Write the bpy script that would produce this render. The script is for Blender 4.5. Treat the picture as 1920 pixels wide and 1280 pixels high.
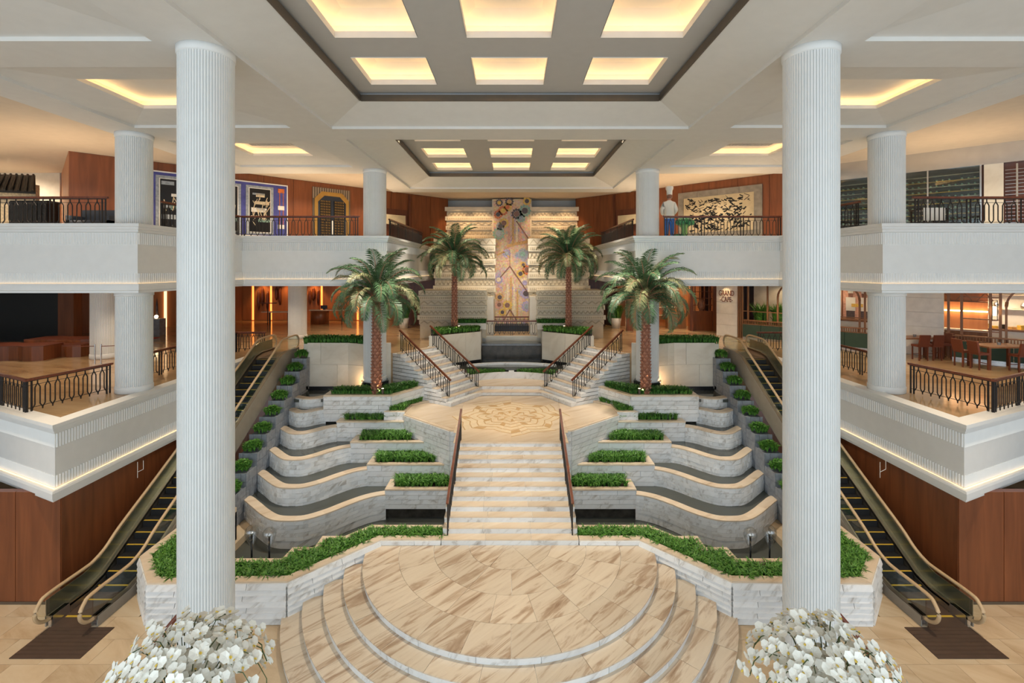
import bpy, bmesh, math, random
from mathutils import Vector, Matrix
random.seed(7)
R = random.Random(11)
sc = bpy.context.scene
for o in list(bpy.data.objects): bpy.data.objects.remove(o)
C = sc.collection
rad = math.radians
# ------------------------------------------------------------ camera
CAMX, CAMZ, F, U0, V0 = 0.11, 10.2, 907.0, 962.4, 502.0
cam = bpy.data.cameras.new('camera'); camo = bpy.data.objects.new('camera', cam); C.objects.link(camo)
camo.location = (CAMX, 0, CAMZ); camo.rotation_euler = (rad(90), 0, 0)
cam.sensor_width = 36; cam.lens = F/1920*36
cam.shift_x = (960-U0)/1920; cam.shift_y = (V0-640)/1920
cam.clip_start = .05; cam.clip_end = 300
sc.camera = camo
# ------------------------------------------------------------ world and light
w = bpy.data.worlds.new('world'); sc.world = w; w.use_nodes = True
bg = w.node_tree.nodes['Background']; bg.inputs[0].default_value = (.80, .90, 1, 1); bg.inputs[1].default_value = .86
sc.view_settings.view_transform = 'Standard'; sc.view_settings.look = 'None'
sc.view_settings.exposure = 0.1; sc.view_settings.gamma = 1; sc.view_settings.use_curve_mapping = False
def light(kind, loc, energy, col, size=.1, rot=(0, 0, 0), sizey=None, spot=None, blend=.6):
    l = bpy.data.lights.new('lamp', kind); l.energy = energy; l.color = col
    if kind == 'AREA':
        l.size = size
        if sizey: l.shape = 'RECTANGLE'; l.size_y = sizey
    else: l.shadow_soft_size = size
    if spot: l.spot_size = rad(spot); l.spot_blend = blend
    o = bpy.data.objects.new('lamp', l); C.objects.link(o); o.location = loc; o.rotation_euler = rot
    return o
# daylight of the tall glass facade behind the camera
light('AREA', (0, -7, 8.5), 2350, (.76, .91, 1), 40, (rad(90), 0, 0), 15)
WARM = (1, .66, .36); SOFT = (1, .80, .58)
for s in (-1, 1):
    # downlights over the upper floor walkways and below the balconies
    for (x, y) in ((17.5, 20.3), (21, 17.5), (25, 20.5), (14.5, 24.5), (11, 28), (8, 31.0)):
        light('SPOT', (s*x, y, 15.2), 330, SOFT, .12, spot=140)
    for (x, y) in ((17, 19), (18, 24), (21, 20), (16, 29), (11, 30), (9, 34), (13, 36), (25, 25)):
        light('SPOT', (s*x, y, 9.2), 270, SOFT, .12, spot=140)
    for (x, y) in ((18, 19.6), (24, 19.5), (30, 20), (11.5, 26.3), (8.5, 29.5)): light('SPOT', (s*x, y, 11.95), 260, (1, .68, .38), .1, (rad(180), 0, 0), spot=150, blend=1)  # unseen upward spots behind the parapets, added to brighten the outer ceiling
    light('SPOT', (s*4.4, 27.0, 15.9), 2600, (1, .88, .72), .2, (rad(4), 0, 0), spot=60, blend=1)  # extra spots added to brighten the upper stair flights
    light('SPOT', (s*13.2, 11.5, 15.2), 3000, SOFT, .1, (rad(8), 0, 0), spot=56, blend=1)
    light('SPOT', (s*3.4, 30.6, 15.22), 1150, SOFT, .1, (rad(14), 0, 0), spot=70, blend=1)
    light('SPOT', (s*2.4, 35.2, 15.3), 260, WARM, .08, (rad(28), 0, 0), spot=80); light('SPOT', (s*4.1, 35.2, 15.3), 260, WARM, .08, (rad(28), 0, 0), spot=80)
light('SPOT', (0, 30.8, 15.3), 2300, (1, .88, .72), .05, (rad(32), 0, 0), spot=64, blend=1)  # spot added to brighten the mosaic
light('SPOT', (-27, 24.6, 15.3), 500, SOFT, .15, (rad(20), 0, 0), spot=140)  # spot added to lift the dark wall behind the pavilion
light('SPOT', (0, 22.6, 15.9), 4200, (1, .84, .62), .2, spot=30, blend=.9)
light('SPOT', (0, 15.3, 15.9), 4200, (1, .88, .7), .2, spot=62, blend=1)
for s in (-1, 1): light('SPOT', (s*4.8, 21.5, 15.9), 6600, (1, .9, .76), .3, (0, rad(-s*12), 0), spot=62, blend=1)

# ------------------------------------------------------------ materials
def newmat(name):
    m = bpy.data.materials.new(name); m.use_nodes = True
    return m, m.node_tree.nodes, m.node_tree.links, m.node_tree.nodes['Principled BSDF']
def c4(c): return (c[0], c[1], c[2], 1)
def lin(r, g, b):
    f = lambda v: ((v/255+.055)/1.055)**2.4 if v > 10 else v/255/12.92
    return (f(r), f(g), f(b))
def coords(n, l, rnd=True, rot=(0, 0, 0), scale=(1, 1, 1)):
    tc = n.new('ShaderNodeTexCoord'); mp = n.new('ShaderNodeMapping')
    mp.inputs['Rotation'].default_value = rot; m2 = n.new('ShaderNodeMapping'); m2.inputs['Scale'].default_value = scale; l.new(mp.outputs[0], m2.inputs[0])
    if rnd:
        oi = n.new('ShaderNodeObjectInfo'); mu = n.new('ShaderNodeMath'); mu.operation = 'MULTIPLY'; mu.inputs[1].default_value = 60
        l.new(oi.outputs['Random'], mu.inputs[0]); ad = n.new('ShaderNodeVectorMath'); ad.operation = 'ADD'
        l.new(tc.outputs['Object'], ad.inputs[0]); l.new(mu.outputs[0], ad.inputs[1]); l.new(ad.outputs[0], mp.inputs[0])
    else: l.new(tc.outputs['Object'], mp.inputs[0])
    return m2
def ramp(n, stops):
    r = n.new('ShaderNodeValToRGB'); e = r.color_ramp.elements
    while len(e) < len(stops): e.new(.5)
    for i, (p, c) in enumerate(stops): e[i].position = p; e[i].color = c4(c)
    return r
def plain(name, c, rough=.5, metal=0, var=.06, scale=3, emit=0, spec=.5, bump=0):
    m, n, l, b = newmat(name)
    b.inputs['Roughness'].default_value = rough; b.inputs['Metallic'].default_value = metal
    b.inputs['Specular IOR Level'].default_value = spec
    mp = coords(n, l); nz = n.new('ShaderNodeTexNoise'); nz.inputs['Scale'].default_value = scale; nz.inputs['Detail'].default_value = 4
    l.new(mp.outputs[0], nz.inputs[0])
    r = ramp(n, [(.3, tuple(v*(1-var) for v in c)), (.7, tuple(min(1, v*(1+var)) for v in c))])
    l.new(nz.outputs[0], r.inputs[0]); l.new(r.outputs[0], b.inputs['Base Color'])
    if emit:
        l.new(r.outputs[0], b.inputs['Emission Color']); b.inputs['Emission Strength'].default_value = emit
    if bump:
        bp = n.new('ShaderNodeBump'); bp.inputs['Strength'].default_value = bump; l.new(nz.outputs[0], bp.inputs['Height']); l.new(bp.outputs[0], b.inputs['Normal'])
    return m
def marble(name, stops, rough=.25, scale=1.0, rot=(.5, .6, .7), stretch=3.2, rnd=True, dist=.6):
    m, n, l, b = newmat(name); b.inputs['Roughness'].default_value = rough
    mp = coords(n, l, rnd, rot, (.55*scale, stretch*scale, stretch*scale))
    nz = n.new('ShaderNodeTexNoise'); nz.inputs['Scale'].default_value = 1; nz.inputs['Detail'].default_value = 7; nz.inputs['Roughness'].default_value = .62
    nz.inputs['Distortion'].default_value = dist
    l.new(mp.outputs[0], nz.inputs[0]); r = ramp(n, stops); l.new(nz.outputs[0], r.inputs[0])
    hs = n.new('ShaderNodeHueSaturation'); l.new(r.outputs[0], hs.inputs['Color'])
    if rnd:
        oi = n.new('ShaderNodeObjectInfo'); mr = n.new('ShaderNodeMapRange'); mr.inputs['To Min'].default_value = .90; mr.inputs['To Max'].default_value = 1.05
        l.new(oi.outputs['Random'], mr.inputs['Value']); l.new(mr.outputs[0], hs.inputs['Value'])
    l.new(hs.outputs[0], b.inputs['Base Color'])
    return m
def wood(name, c1, c2, rough=.35, scale=1.0, rnd=True):
    m, n, l, b = newmat(name); b.inputs['Roughness'].default_value = rough
    mp = coords(n, l, rnd, (0, 0, 0), (6*scale, 6*scale, .5*scale))
    nz = n.new('ShaderNodeTexNoise'); nz.inputs['Scale'].default_value = 1.2; nz.inputs['Detail'].default_value = 6; nz.inputs['Distortion'].default_value = .8
    l.new(mp.outputs[0], nz.inputs[0]); r = ramp(n, [(.25, c1), (.75, c2)]); l.new(nz.outputs[0], r.inputs[0]); l.new(r.outputs[0], b.inputs['Base Color'])
    return m
def glow(name, c, st):
    m, n, l, b = newmat(name); b.inputs['Base Color'].default_value = c4(c)
    b.inputs['Emission Color'].default_value = c4(c); b.inputs['Emission Strength'].default_value = st
    return m
def leafmat(name, ca, cb, rough=.45):
    m, n, l, b = newmat(name); b.inputs['Roughness'].default_value = rough
    mp = coords(n, l); nz = n.new('ShaderNodeTexNoise'); nz.inputs['Scale'].default_value = 9
    l.new(mp.outputs[0], nz.inputs[0]); r = ramp(n, [(.3, ca), (.7, cb)]); l.new(nz.outputs[0], r.inputs[0]); l.new(r.outputs[0], b.inputs['Base Color'])
    return m
def glassmat(name, tint=(.9, .97, .96), alpha=.07, rough=.03):
    m, n, l, b = newmat(name)
    t = n.new('ShaderNodeBsdfTransparent'); t.inputs[0].default_value = c4(tint); g = n.new('ShaderNodeBsdfGlossy'); g.inputs['Roughness'].default_value = rough
    mx = n.new('ShaderNodeMixShader'); mx.inputs[0].default_value = alpha
    l.new(t.outputs[0], mx.inputs[1]); l.new(g.outputs[0], mx.inputs[2]); l.new(mx.outputs[0], n['Material Output'].inputs[0])
    return m
MT = {}
MT['white'] = plain('white_plaster', (.80, .81, .80), .55, var=.02)
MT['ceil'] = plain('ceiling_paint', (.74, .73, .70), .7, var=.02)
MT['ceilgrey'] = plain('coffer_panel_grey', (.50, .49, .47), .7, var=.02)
MT['ceilwarm'] = plain('outer_ceiling_warm_lit', (.68, .58, .46), .7, var=.03)  # off-white ceiling with the warm gallery light put into its colour
MT['bronze'] = plain('dark_bronze', (.16, .13, .10), .4, .6)
MT['iron'] = plain('dark_iron', (.035, .03, .028), .45, .5)
MT['rail'] = wood('mahogany_rail', (.10, .025, .012), (.22, .06, .025), .3)
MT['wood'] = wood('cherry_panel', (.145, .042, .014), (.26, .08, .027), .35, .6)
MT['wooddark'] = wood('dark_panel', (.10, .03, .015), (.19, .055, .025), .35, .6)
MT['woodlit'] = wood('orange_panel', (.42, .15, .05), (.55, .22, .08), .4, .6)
MT['woodcafe'] = wood('cafe_wood', (.20, .085, .035), (.32, .15, .065), .4)
MT['wmarble'] = marble('white_marble', [(.27, (.46, .41, .36)), (.38, (.68, .66, .63)), (.47, (.86, .855, .84)), (.75, (.92, .92, .915))], .3, .62, (0, .68, -.45), 5.0, True, 1.0)
MT['coping'] = marble('beige_coping', [(.25, (.52, .36, .22)), (.42, (.76, .60, .43)), (.7, (.84, .71, .55))], .25, .8, (0, 0, -.6))
MT['stage'] = marble('streaked_marble', [(.26, (.34, .22, .14)), (.41, (.55, .41, .29)), (.50, (.74, .62, .48)), (.8, (.82, .71, .56))], .16, .75, (0, 0, -.8), 4.2, True, 1.1)
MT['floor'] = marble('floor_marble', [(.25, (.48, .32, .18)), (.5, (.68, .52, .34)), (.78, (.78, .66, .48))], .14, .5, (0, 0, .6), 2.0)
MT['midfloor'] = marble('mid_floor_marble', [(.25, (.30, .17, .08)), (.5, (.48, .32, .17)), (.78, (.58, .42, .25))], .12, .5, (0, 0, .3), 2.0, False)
MT['cream'] = marble('cream_stone', [(.25, (.58, .52, .42)), (.5, (.72, .67, .57)), (.8, (.79, .75, .66))], .35, .9, (.2, .2, .3), 1.2)
MT['carved'] = plain('carved_sandstone', (.70, .62, .48), .7, var=.06, scale=3)
MT['carvedshade'] = plain('relief_shade_sandstone', (.52, .44, .31), .75, var=.1, scale=5)  # darker tone puts the relief's shade into the stone colour
MT['inlaya'] = plain('inlay_cream', (.80, .66, .46), .2, var=.08)
MT['inlayb'] = plain('inlay_tan', (.60, .40, .20), .2, var=.08)
MT['slate'] = plain('grey_slate', (.25, .27, .30), .5, var=.2, scale=5)
MT['black'] = plain('black_stone', (.015, .016, .018), .2, var=.2)
MT['wet'] = plain('wet_dark_stone', (.045, .038, .028), .25, var=.5, scale=2.5)
MT['soil'] = plain('soil', (.05, .035, .02), .9, var=.3, scale=20)
MT['leaf'] = leafmat('bed_leaf', (.045, .15, .018), (.15, .36, .05))
MT['leafdark'] = leafmat('dark_leaf', (.03, .11, .018), (.10, .27, .04))
MT['frond'] = leafmat('palm_leaf', (.042, .11, .05), (.115, .21, .09))
MT['frondlight'] = leafmat('palm_leaf_pale', (.13, .17, .075), (.32, .31, .15))
MT['trunk'] = plain('palm_trunk', (.30, .12, .07), .8, var=.35, scale=9, bump=.4)
MT['boot'] = plain('palm_boot', (.44, .21, .14), .8, var=.3, scale=12)
MT['steel'] = plain('brushed_bronze_steel', (.46, .39, .31), .38, .9, var=.08)
MT['chrome'] = plain('steel', (.62, .62, .62), .2, .95, var=.04)
MT['handrail'] = plain('tan_handrail', (.60, .42, .24), .4, var=.04)
MT['step'] = plain('escalator_step', (.018, .018, .02), .5, .2)
MT['yellow'] = plain('yellow_line', (.62, .40, .04), .5)
MT['matd'] = plain('brown_mat', (.075, .042, .026), .7, var=.15)
MT['glass'] = glassmat('clear_glass')
MT['bulb'] = glassmat('bulb_glass', (.93, .93, .92), .22, .02)
MT['led'] = glow('warm_led', (1, .62, .26), 6.5)
MT['ledsoft'] = glow('cove_led', (1, .68, .36), 1.7)
MT['ledor'] = glow('orange_led', (1, .32, .06), 2.2)
MT['lampglow'] = glow('lamp_glow', (1, .75, .42), 8)
MT['red'] = plain('red_carpet', (.42, .02, .02), .9)
MT['leather'] = plain('brown_leather', (.15, .04, .02), .4)
MT['green'] = plain('green_upholstery', (.035, .075, .05), .6)
MT['navy'] = plain('navy_upholstery', (.02, .03, .05), .5)
MT['gold'] = plain('gold_metal', (.55, .33, .09), .35, .7)
MT['blue'] = plain('ultramarine', (.07, .08, .32), .5, var=.2)
MT['petal'] = plain('orchid_petal', (.88, .85, .76), .5, var=.04)
MT['lip'] = plain('orchid_lip', (.80, .58, .10), .5)
MT['stem'] = plain('orchid_stem', (.07, .10, .03), .5)
MT['paint'] = plain('white_paint', (.82, .80, .74), .5)
MT['skin'] = plain('painted_skin', (.50, .22, .13), .5)
MT['jeans'] = plain('painted_blue', (.05, .20, .62), .5)
MT['broc'] = plain('painted_green', (.05, .26, .10), .5, var=.3, scale=8)
MT['brocl'] = plain('painted_light_green', (.25, .48, .16), .5, var=.2)
MT['cladding'] = plain('matt_cladding', (.30, .26, .21), .7, .1)
MT['framestone'] = plain('frame_stone', (.24, .21, .17), .7, var=.2)
MT['paper'] = plain('old_paper', (.52, .42, .26), .7, var=.1)
MT['screen'] = plain('dark_screen', (.008, .008, .009), .3)
def watermat():
    m, n, l, b = newmat('dark_water'); b.inputs['Base Color'].default_value = (.075, .08, .068, 1); b.inputs['Roughness'].default_value = .06
    b.inputs['Specular IOR Level'].default_value = .6
    mp = coords(n, l, True); nz = n.new('ShaderNodeTexNoise'); nz.inputs['Scale'].default_value = 5
    bp = n.new('ShaderNodeBump'); bp.inputs['Strength'].default_value = .06; l.new(mp.outputs[0], nz.inputs[0]); l.new(nz.outputs[0], bp.inputs['Height']); l.new(bp.outputs[0], b.inputs['Normal'])
    return m
MT['water'] = watermat()

# ------------------------------------------------------------ builders
class M:
    def __init__(s): s.v = []; s.f = []; s.m = []
    def add(s, vs, fs, mi=0):
        k = len(s.v); s.v += [tuple(p) for p in vs]; s.f += [tuple(i+k for i in f) for f in fs]; s.m += [mi]*len(fs); return s
    def box(s, x0, x1, y0, y1, z0, z1, mi=0):
        return s.add([(x0, y0, z0), (x1, y0, z0), (x1, y1, z0), (x0, y1, z0), (x0, y0, z1), (x1, y0, z1), (x1, y1, z1), (x0, y1, z1)],
                     [(3, 2, 1, 0), (4, 5, 6, 7), (0, 1, 5, 4), (1, 2, 6, 5), (2, 3, 7, 6), (3, 0, 4, 7)], mi)
    def prism(s, poly, z0, z1, mi=0):
        n = len(poly); vs = [(p[0], p[1], z0) for p in poly]+[(p[0], p[1], z1) for p in poly]
        return s.add(vs, [tuple(range(n-1, -1, -1)), tuple(range(n, 2*n))]+[(i, (i+1) % n, n+(i+1) % n, n+i) for i in range(n)], mi)
    def wall(s, p, q, th, z0, z1, mi=0):      # box along p-q, thickness to the left of the direction
        d = Vector((q[0]-p[0], q[1]-p[1])); d.normalize(); nx, ny = -d.y*th, d.x*th
        return s.prism([p, q, (q[0]+nx, q[1]+ny), (p[0]+nx, p[1]+ny)], z0, z1, mi)
    def bar(s, a, b, wd, mi=0, h=None):
        a, b = Vector(a), Vector(b); d = (b-a).normalized(); up = Vector((0, 0, 1)) if abs(d.z) < .95 else Vector((0, 1, 0))
        x = d.cross(up).normalized()*wd/2; y = x.cross(d).normalized()*(h or wd)/2
        vs = [p+sx*x+sy*y for p in (a, b) for sx, sy in ((-1, -1), (1, -1), (1, 1), (-1, 1))]
        return s.add(vs, [(0, 1, 2, 3), (7, 6, 5, 4), (0, 4, 5, 1), (1, 5, 6, 2), (2, 6, 7, 3), (3, 7, 4, 0)], mi)
    def tube(s, path, r, n=6, mi=0, flat=1.0):
        path = [Vector(p) for p in path]; rings = []; N = len(path)
        for i, p in enumerate(path):
            d = (path[min(i+1, N-1)]-path[max(i-1, 0)]).normalized()
            up = Vector((0, 0, 1)) if abs(d.z) < .97 else Vector((0, 1, 0))
            x = d.cross(up).normalized(); y = x.cross(d).normalized(); rr = r[i] if isinstance(r, (list, tuple)) else r
            rings.append([p+(x*math.cos(a)+y*math.sin(a)*flat)*rr for a in [2*math.pi*k/n for k in range(n)]])
        vs = [v for g in rings for v in g]
        fs = [(i*n+k, i*n+(k+1) % n, (i+1)*n+(k+1) % n, (i+1)*n+k) for i in range(N-1) for k in range(n)]
        fs += [tuple(range(n-1, -1, -1)), tuple(range((N-1)*n, N*n))]
        return s.add(vs, fs, mi)
    def lathe(s, prof, c=(0, 0, 0), n=16, mi=0):
        vs = [(c[0]+r*math.cos(2*math.pi*k/n), c[1]+r*math.sin(2*math.pi*k/n), c[2]+z) for r, z in prof for k in range(n)]
        fs = [(i*n+k, i*n+(k+1) % n, (i+1)*n+(k+1) % n, (i+1)*n+k) for i in range(len(prof)-1) for k in range(n)]
        fs += [tuple(range(n-1, -1, -1)), tuple(range((len(prof)-1)*n, len(prof)*n))]
        return s.add(vs, fs, mi)
    def ball(s, c, r, n=8, mi=0, sz=1.0):
        prof = [(max(.001, r*math.sin(math.pi*i/n)), -r*sz*math.cos(math.pi*i/n)) for i in range(n+1)]
        return s.lathe(prof, c, n+2, mi)
    def sector(s, c, r0, r1, a0, a1, z0, z1, n=6, mi=0):
        A = [a0+(a1-a0)*k/n for k in range(n+1)]
        poly = [(c[0]+r1*math.cos(a), c[1]+r1*math.sin(a)) for a in A]+[(c[0]+r0*math.cos(a), c[1]+r0*math.sin(a)) for a in reversed(A)]
        if r0 < .01: poly = poly[:n+1]+[(c[0], c[1])]
        return s.prism(poly, z0, z1, mi)
    def mesh(s, name, mats, smooth=False):
        me = bpy.data.meshes.new(name); me.from_pydata(s.v, [], s.f)
        for t in (mats if isinstance(mats, (list, tuple)) else [mats]): me.materials.append(MT[t])
        if any(s.m): me.polygons.foreach_set('material_index', s.m)
        if smooth: me.polygons.foreach_set('use_smooth', [True]*len(me.polygons))
        return me
    def build(s, name, mats, parent=None, smooth=False, fix=False):
        me = s.mesh(name, mats, smooth)
        if fix:
            b = bmesh.new(); b.from_mesh(me); bmesh.ops.recalc_face_normals(b, faces=b.faces); b.to_mesh(me); b.free()
        return put(name, me, parent)
def put(name, me, parent=None, loc=None, rot=None):
    o = bpy.data.objects.new(name, me); C.objects.link(o)
    if parent is not None:
        o.parent = parent
        if loc is None: o.matrix_parent_inverse = Matrix.Translation(-WL[parent.name])
    if loc is not None:
        o.location = Vector(loc)-(WL[parent.name] if parent is not None else Vector((0, 0, 0)))
    if rot is not None: o.rotation_euler = rot
    WL[o.name] = Vector((0, 0, 0)) if loc is None else Vector(loc)
    return o
WL = {}     # world origin of each object that may carry children
def tag(o, label, cat, group=None):
    o['label'] = label; o['category'] = cat
    if group: o['group'] = group
    return o
def thing(name, label, cat, loc=(0, 0, 0), group=None):
    o = bpy.data.objects.new(name, None); C.objects.link(o); o.location = loc; o.empty_display_size = .2
    WL[o.name] = Vector(loc)
    return tag(o, label, cat, group)
def struct(o, label=None):
    o['kind'] = 'structure'
    if label: o['label'] = label
    return o
def stuff(o): o['kind'] = 'stuff'; return o
SIDE = {-1: 'left', 1: 'right'}
def pix(u, v, y): return (CAMX+(u-U0)*y/F, y, CAMZ-(v-V0)*y/F)
def clipin(p, poly):
    x, y = p; ins = False; n = len(poly)
    for i in range(n):
        x1, y1 = poly[i]; x2, y2 = poly[(i+1) % n]
        if (y1 > y) != (y2 > y) and x < (x2-x1)*(y-y1)/(y2-y1)+x1: ins = not ins
    return ins
def slabs(parent, p, q, z0, z1, rows, seg, mat='wmarble', th=.06, tilt=0.0, gap=.012, name='slab'):
    # stone courses on the face p-q; outside is to the right of p->q
    d = Vector((q[0]-p[0], q[1]-p[1])); L = d.length; d.normalize(); nx, ny = d.y, -d.x
    h = (z1-z0)/rows
    for r in range(rows):
        cuts = [0]; x = seg*(.5 if r % 2 else 1)*R.uniform(.8, 1.1)
        while x < L-.25*seg: cuts.append(x); x += seg*R.uniform(.85, 1.15)
        cuts.append(L)
        for a, b in zip(cuts[:-1], cuts[1:]):
            a += gap/2; b -= gap/2; za = z0+r*h+gap/2; zb = z0+(r+1)*h-gap/2; j = R.uniform(0, .008)
            t0, t1 = th+j+tilt, th+j
            P = lambda s_, t, z: (p[0]+d.x*s_+nx*t, p[1]+d.y*s_+ny*t, z)
            m = M().add([P(a, 0, za), P(b, 0, za), P(b, 0, zb), P(a, 0, zb), P(a, t0, za), P(b, t0, za), P(b, t1, zb), P(a, t1, zb)],
                        [(0, 1, 2, 3), (7, 6, 5, 4), (0, 4, 5, 1), (1, 5, 6, 2), (2, 6, 7, 3), (3, 7, 4, 0)])
            m.build(name, mat, parent)
def blades(poly, z, n, ln=(.22, .38), wd=.022, lean=.9, per=6, mound=0):
    m = M(); xs = [p[0] for p in poly]; ys = [p[1] for p in poly]; k = 0; cx = sum(xs)/len(xs); cy = sum(ys)/len(ys)
    tries = 0
    while k < n and tries < n*8:
        tries += 1
        x, y = R.uniform(min(xs), max(xs)), R.uniform(min(ys), max(ys))
        if not clipin((x, y), poly): continue
        k += 1; zz = z
        if mound: zz = z+mound*max(0, 1-((x-cx)**2+(y-cy)**2)/(.25*(max(xs)-min(xs))**2+.01))
        for j in range(per):
            a = R.uniform(0, 6.283); L = R.uniform(*ln); ln_ = R.uniform(.3, lean); dx, dy = math.cos(a), math.sin(a)
            px, py = -dy*wd, dx*wd; h1, o1 = L*.65, L*.3*ln_; h2, o2 = L*(1-.35*ln_), L*ln_*.85
            m.add([(x-px*.6, y-py*.6, zz), (x+px*.6, y+py*.6, zz), (x+dx*o1+px, y+dy*o1+py, zz+h1), (x+dx*o1-px, y+dy*o1-py, zz+h1), (x+dx*o2, y+dy*o2, zz+h2)],
                  [(0, 1, 2, 3), (3, 2, 4)])
    return m
# ------------------------------------------------------------ levels
ZM, ZU, ZC = 5.53, 11.72, 15.26
# ground floor with separate marble slabs where they can be told apart
fl = M(); fl.box(-40, 40, -8, 13.75, -.3, -.03)
for s in (-1, 1): fl.box(min(s*10.2, s*40), max(s*10.2, s*40), 13.75, 46, -.3, -.03)
fl.box(-8, 8, 13.75, 15.2, -.3, -.03)
floor = struct(fl.build('floor', 'floor'), 'polished beige marble ground floor')
for s in (-1, 1):
    for j in range(7):
        for i in range(12):
            x0 = 6.3+i*1.3+(.65 if j % 2 else 0); y0 = 9.9+j*.85
            if y0 > 13.3 and x0 < 10.4: continue
            m = M(); x1 = x0+1.292; m.box(min(s*x0, s*x1), max(s*x0, s*x1), y0, y0+.842, -.03, 0); m.build('floor_slab', 'floor', floor)
mid = {}
for s in (-1, 1):
    P = [(13.62, 14.55), (13.62, 26.5), (11.3, 26.5), (8.6, 26.5), (7.2, 26.1), (6.3, 26.8), (5.0, 28.7), (4.9, 31.2), (2.0, 33.0), (0, 33.0), (0, 46), (40, 46), (40, 26.8), (17.1, 16.15)]
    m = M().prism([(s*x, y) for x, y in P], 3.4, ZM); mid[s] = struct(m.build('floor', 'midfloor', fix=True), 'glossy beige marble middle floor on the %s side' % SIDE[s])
    P = [(40, 17.5), (13.5, 17.5), (13.5, 24.2), (6.3, 24.2), (6.3, 37), (6.3, 46), (40, 46)]
    m = M().prism([(s*x, y) for x, y in P], 9.4, ZU); struct(m.build('floor', 'white', fix=True), 'upper gallery floor slab on the %s side' % SIDE[s])
# enclosing walls
m = M().box(-40, 40, 46, 46.3, 0, 16.6); struct(m.build('wall_back', 'wooddark'))
for s, nm in ((-1, 'wall_left'), (1, 'wall_right')):
    m = M().box(min(s*40, s*40.3), max(s*40, s*40.3), -8, 46, 0, 16.6); struct(m.build(nm, 'white'))
    # ground floor cherry wood wall: long panels along the escalator and facing the hall
    m = M().box(min(s*13.66, s*40), max(s*13.66, s*40), 14.72, 14.9, 0, 3.4); m.box(min(s*13.66, s*13.8), max(s*13.66, s*13.8), 14.72, 30, 0, 3.4)
    wl = struct(m.build('wall_wood_'+SIDE[s], 'wooddark'), 'cherry wood wall under the %s balcony' % SIDE[s])
    for k, (a, b) in enumerate(((13.63, 15.0), (15.0, 19), (19, 23), (23, 29))):
        M().box(min(s*(a+.01), s*(b-.01)), max(s*(a+.01), s*(b-.01)), 14.68, 14.72, .08, 3.4).build('panel', 'wood', wl)
    for a, b in ((14.7, 18), (18, 21.5), (21.5, 25), (25, 28.5)):
        M().box(min(s*13.62, s*13.66), max(s*13.62, s*13.66), a+.01, b-.01, .08, 3.4).build('panel', 'wood', wl)
    m = M().box(min(s*13.6, s*30), max(s*13.6, s*30), 14.655, 14.69, 0, .08); struct(m.build('baseboard_'+SIDE[s], 'bronze'))

# ------------------------------------------------------------ balcony fascias
def offs(path, d):
    out = []
    for i, p in enumerate(path):
        ns = []
        for a, b in ((i-1, i), (i, i+1)):
            if a >= 0 and b < len(path):
                t = Vector((path[b][0]-path[a][0], path[b][1]-path[a][1])).normalized(); ns.append(Vector((t.y, -t.x)))
        n = sum(ns, Vector((0, 0)))/len(ns); n = n/max(.2, n.length_squared)
        out.append((p[0]+n.x*d, p[1]+n.y*d))
    return out
def sweep(path, prof):
    m = M(); rows = [[(x, y, z) for x, y in offs(path, d)] for d, z in prof]; n = len(path)
    vs = [p for r in rows for p in r]
    return m.add(vs, [(r*n+i, r*n+i+1, (r+1)*n+i+1, (r+1)*n+i) for r in range(len(prof)-1) for i in range(n-1)])
def fascia(num, path, zt, zb, label):
    t = sweep(path, [(-.3, zt-.02), (0, zt-.02), (0, zb+.02), (-.3, zb+.02)]).build('trim_%d' % num, 'white'); struct(t, label)
    sweep(path, [(-.35, zt+.02), (.15, zt+.02), (.15, zt-.09), (.11, zt-.11), (.11, zt-.18), (.06, zt-.20), (.06, zt-.28), (0, zt-.3)]).build('cap_moulding', 'white', t)
    sweep(path, [(0, zb+.30), (.07, zb+.30), (.07, zb+.33), (.15, zb+.33), (.17, zb+.26), (.17, zb+.10), (.12, zb+.08), (.12, zb+.0), (-.6, zb-.0)]).build('foot_moulding', 'white', t)
    sweep(path, [(.015, zb+.335), (.06, zb+.335)]).build('light_strip', 'ledsoft', t)
    m = M()
    for p, q in zip(path[:-1], path[1:]):
        d = Vector((q[0]-p[0], q[1]-p[1])); L = d.length; d.normalize(); nx, ny = d.y, -d.x; k = int(L/.1)
        if L > 14: k = int(14/.1)
        for i in range(k):
            c = (i+.5)*.1 if L > 14 else (i+.5)*L/k
            if L > 14 and (p is path[0]): c = L-c
            for z0, z1 in ((zt-.72, zt-.31), (zb+.36, zb+.70)):
                x, y = p[0]+d.x*c, p[1]+d.y*c; h = .026
                m.add([(x-d.x*h, y-d.y*h, z0), (x+nx*.03, y+ny*.03, z0), (x+d.x*h, y+d.y*h, z0), (x-d.x*h, y-d.y*h, z1), (x+nx*.03, y+ny*.03, z1), (x+d.x*h, y+d.y*h, z1)], [(0, 1, 4, 3), (1, 2, 5, 4), (0, 2, 1), (3, 4, 5)])
    stuff(m.build('fluting', 'white', t))
for i, s in enumerate((-1, 1)):
    up = [(-40, 17.4), (-13.4, 17.4), (-13.4, 24.1), (-6.2, 24.1), (-6.2, 38)]
    lo = [(-40, 26.7), (-17.1, 16.05), (-13.55, 14.42), (-13.55, 26.4)]
    if s > 0: up = [(-x, y) for x, y in reversed(up)]; lo = [(-x, y) for x, y in reversed(lo)]
    fascia(1+i*2, up, 11.77, 9.3, 'white fluted upper balcony front with warm cove light, %s side' % SIDE[s])
    fascia(2+i*2, lo, 5.56, 3.3, 'white fluted middle balcony front with warm cove light, %s side' % SIDE[s])

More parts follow.
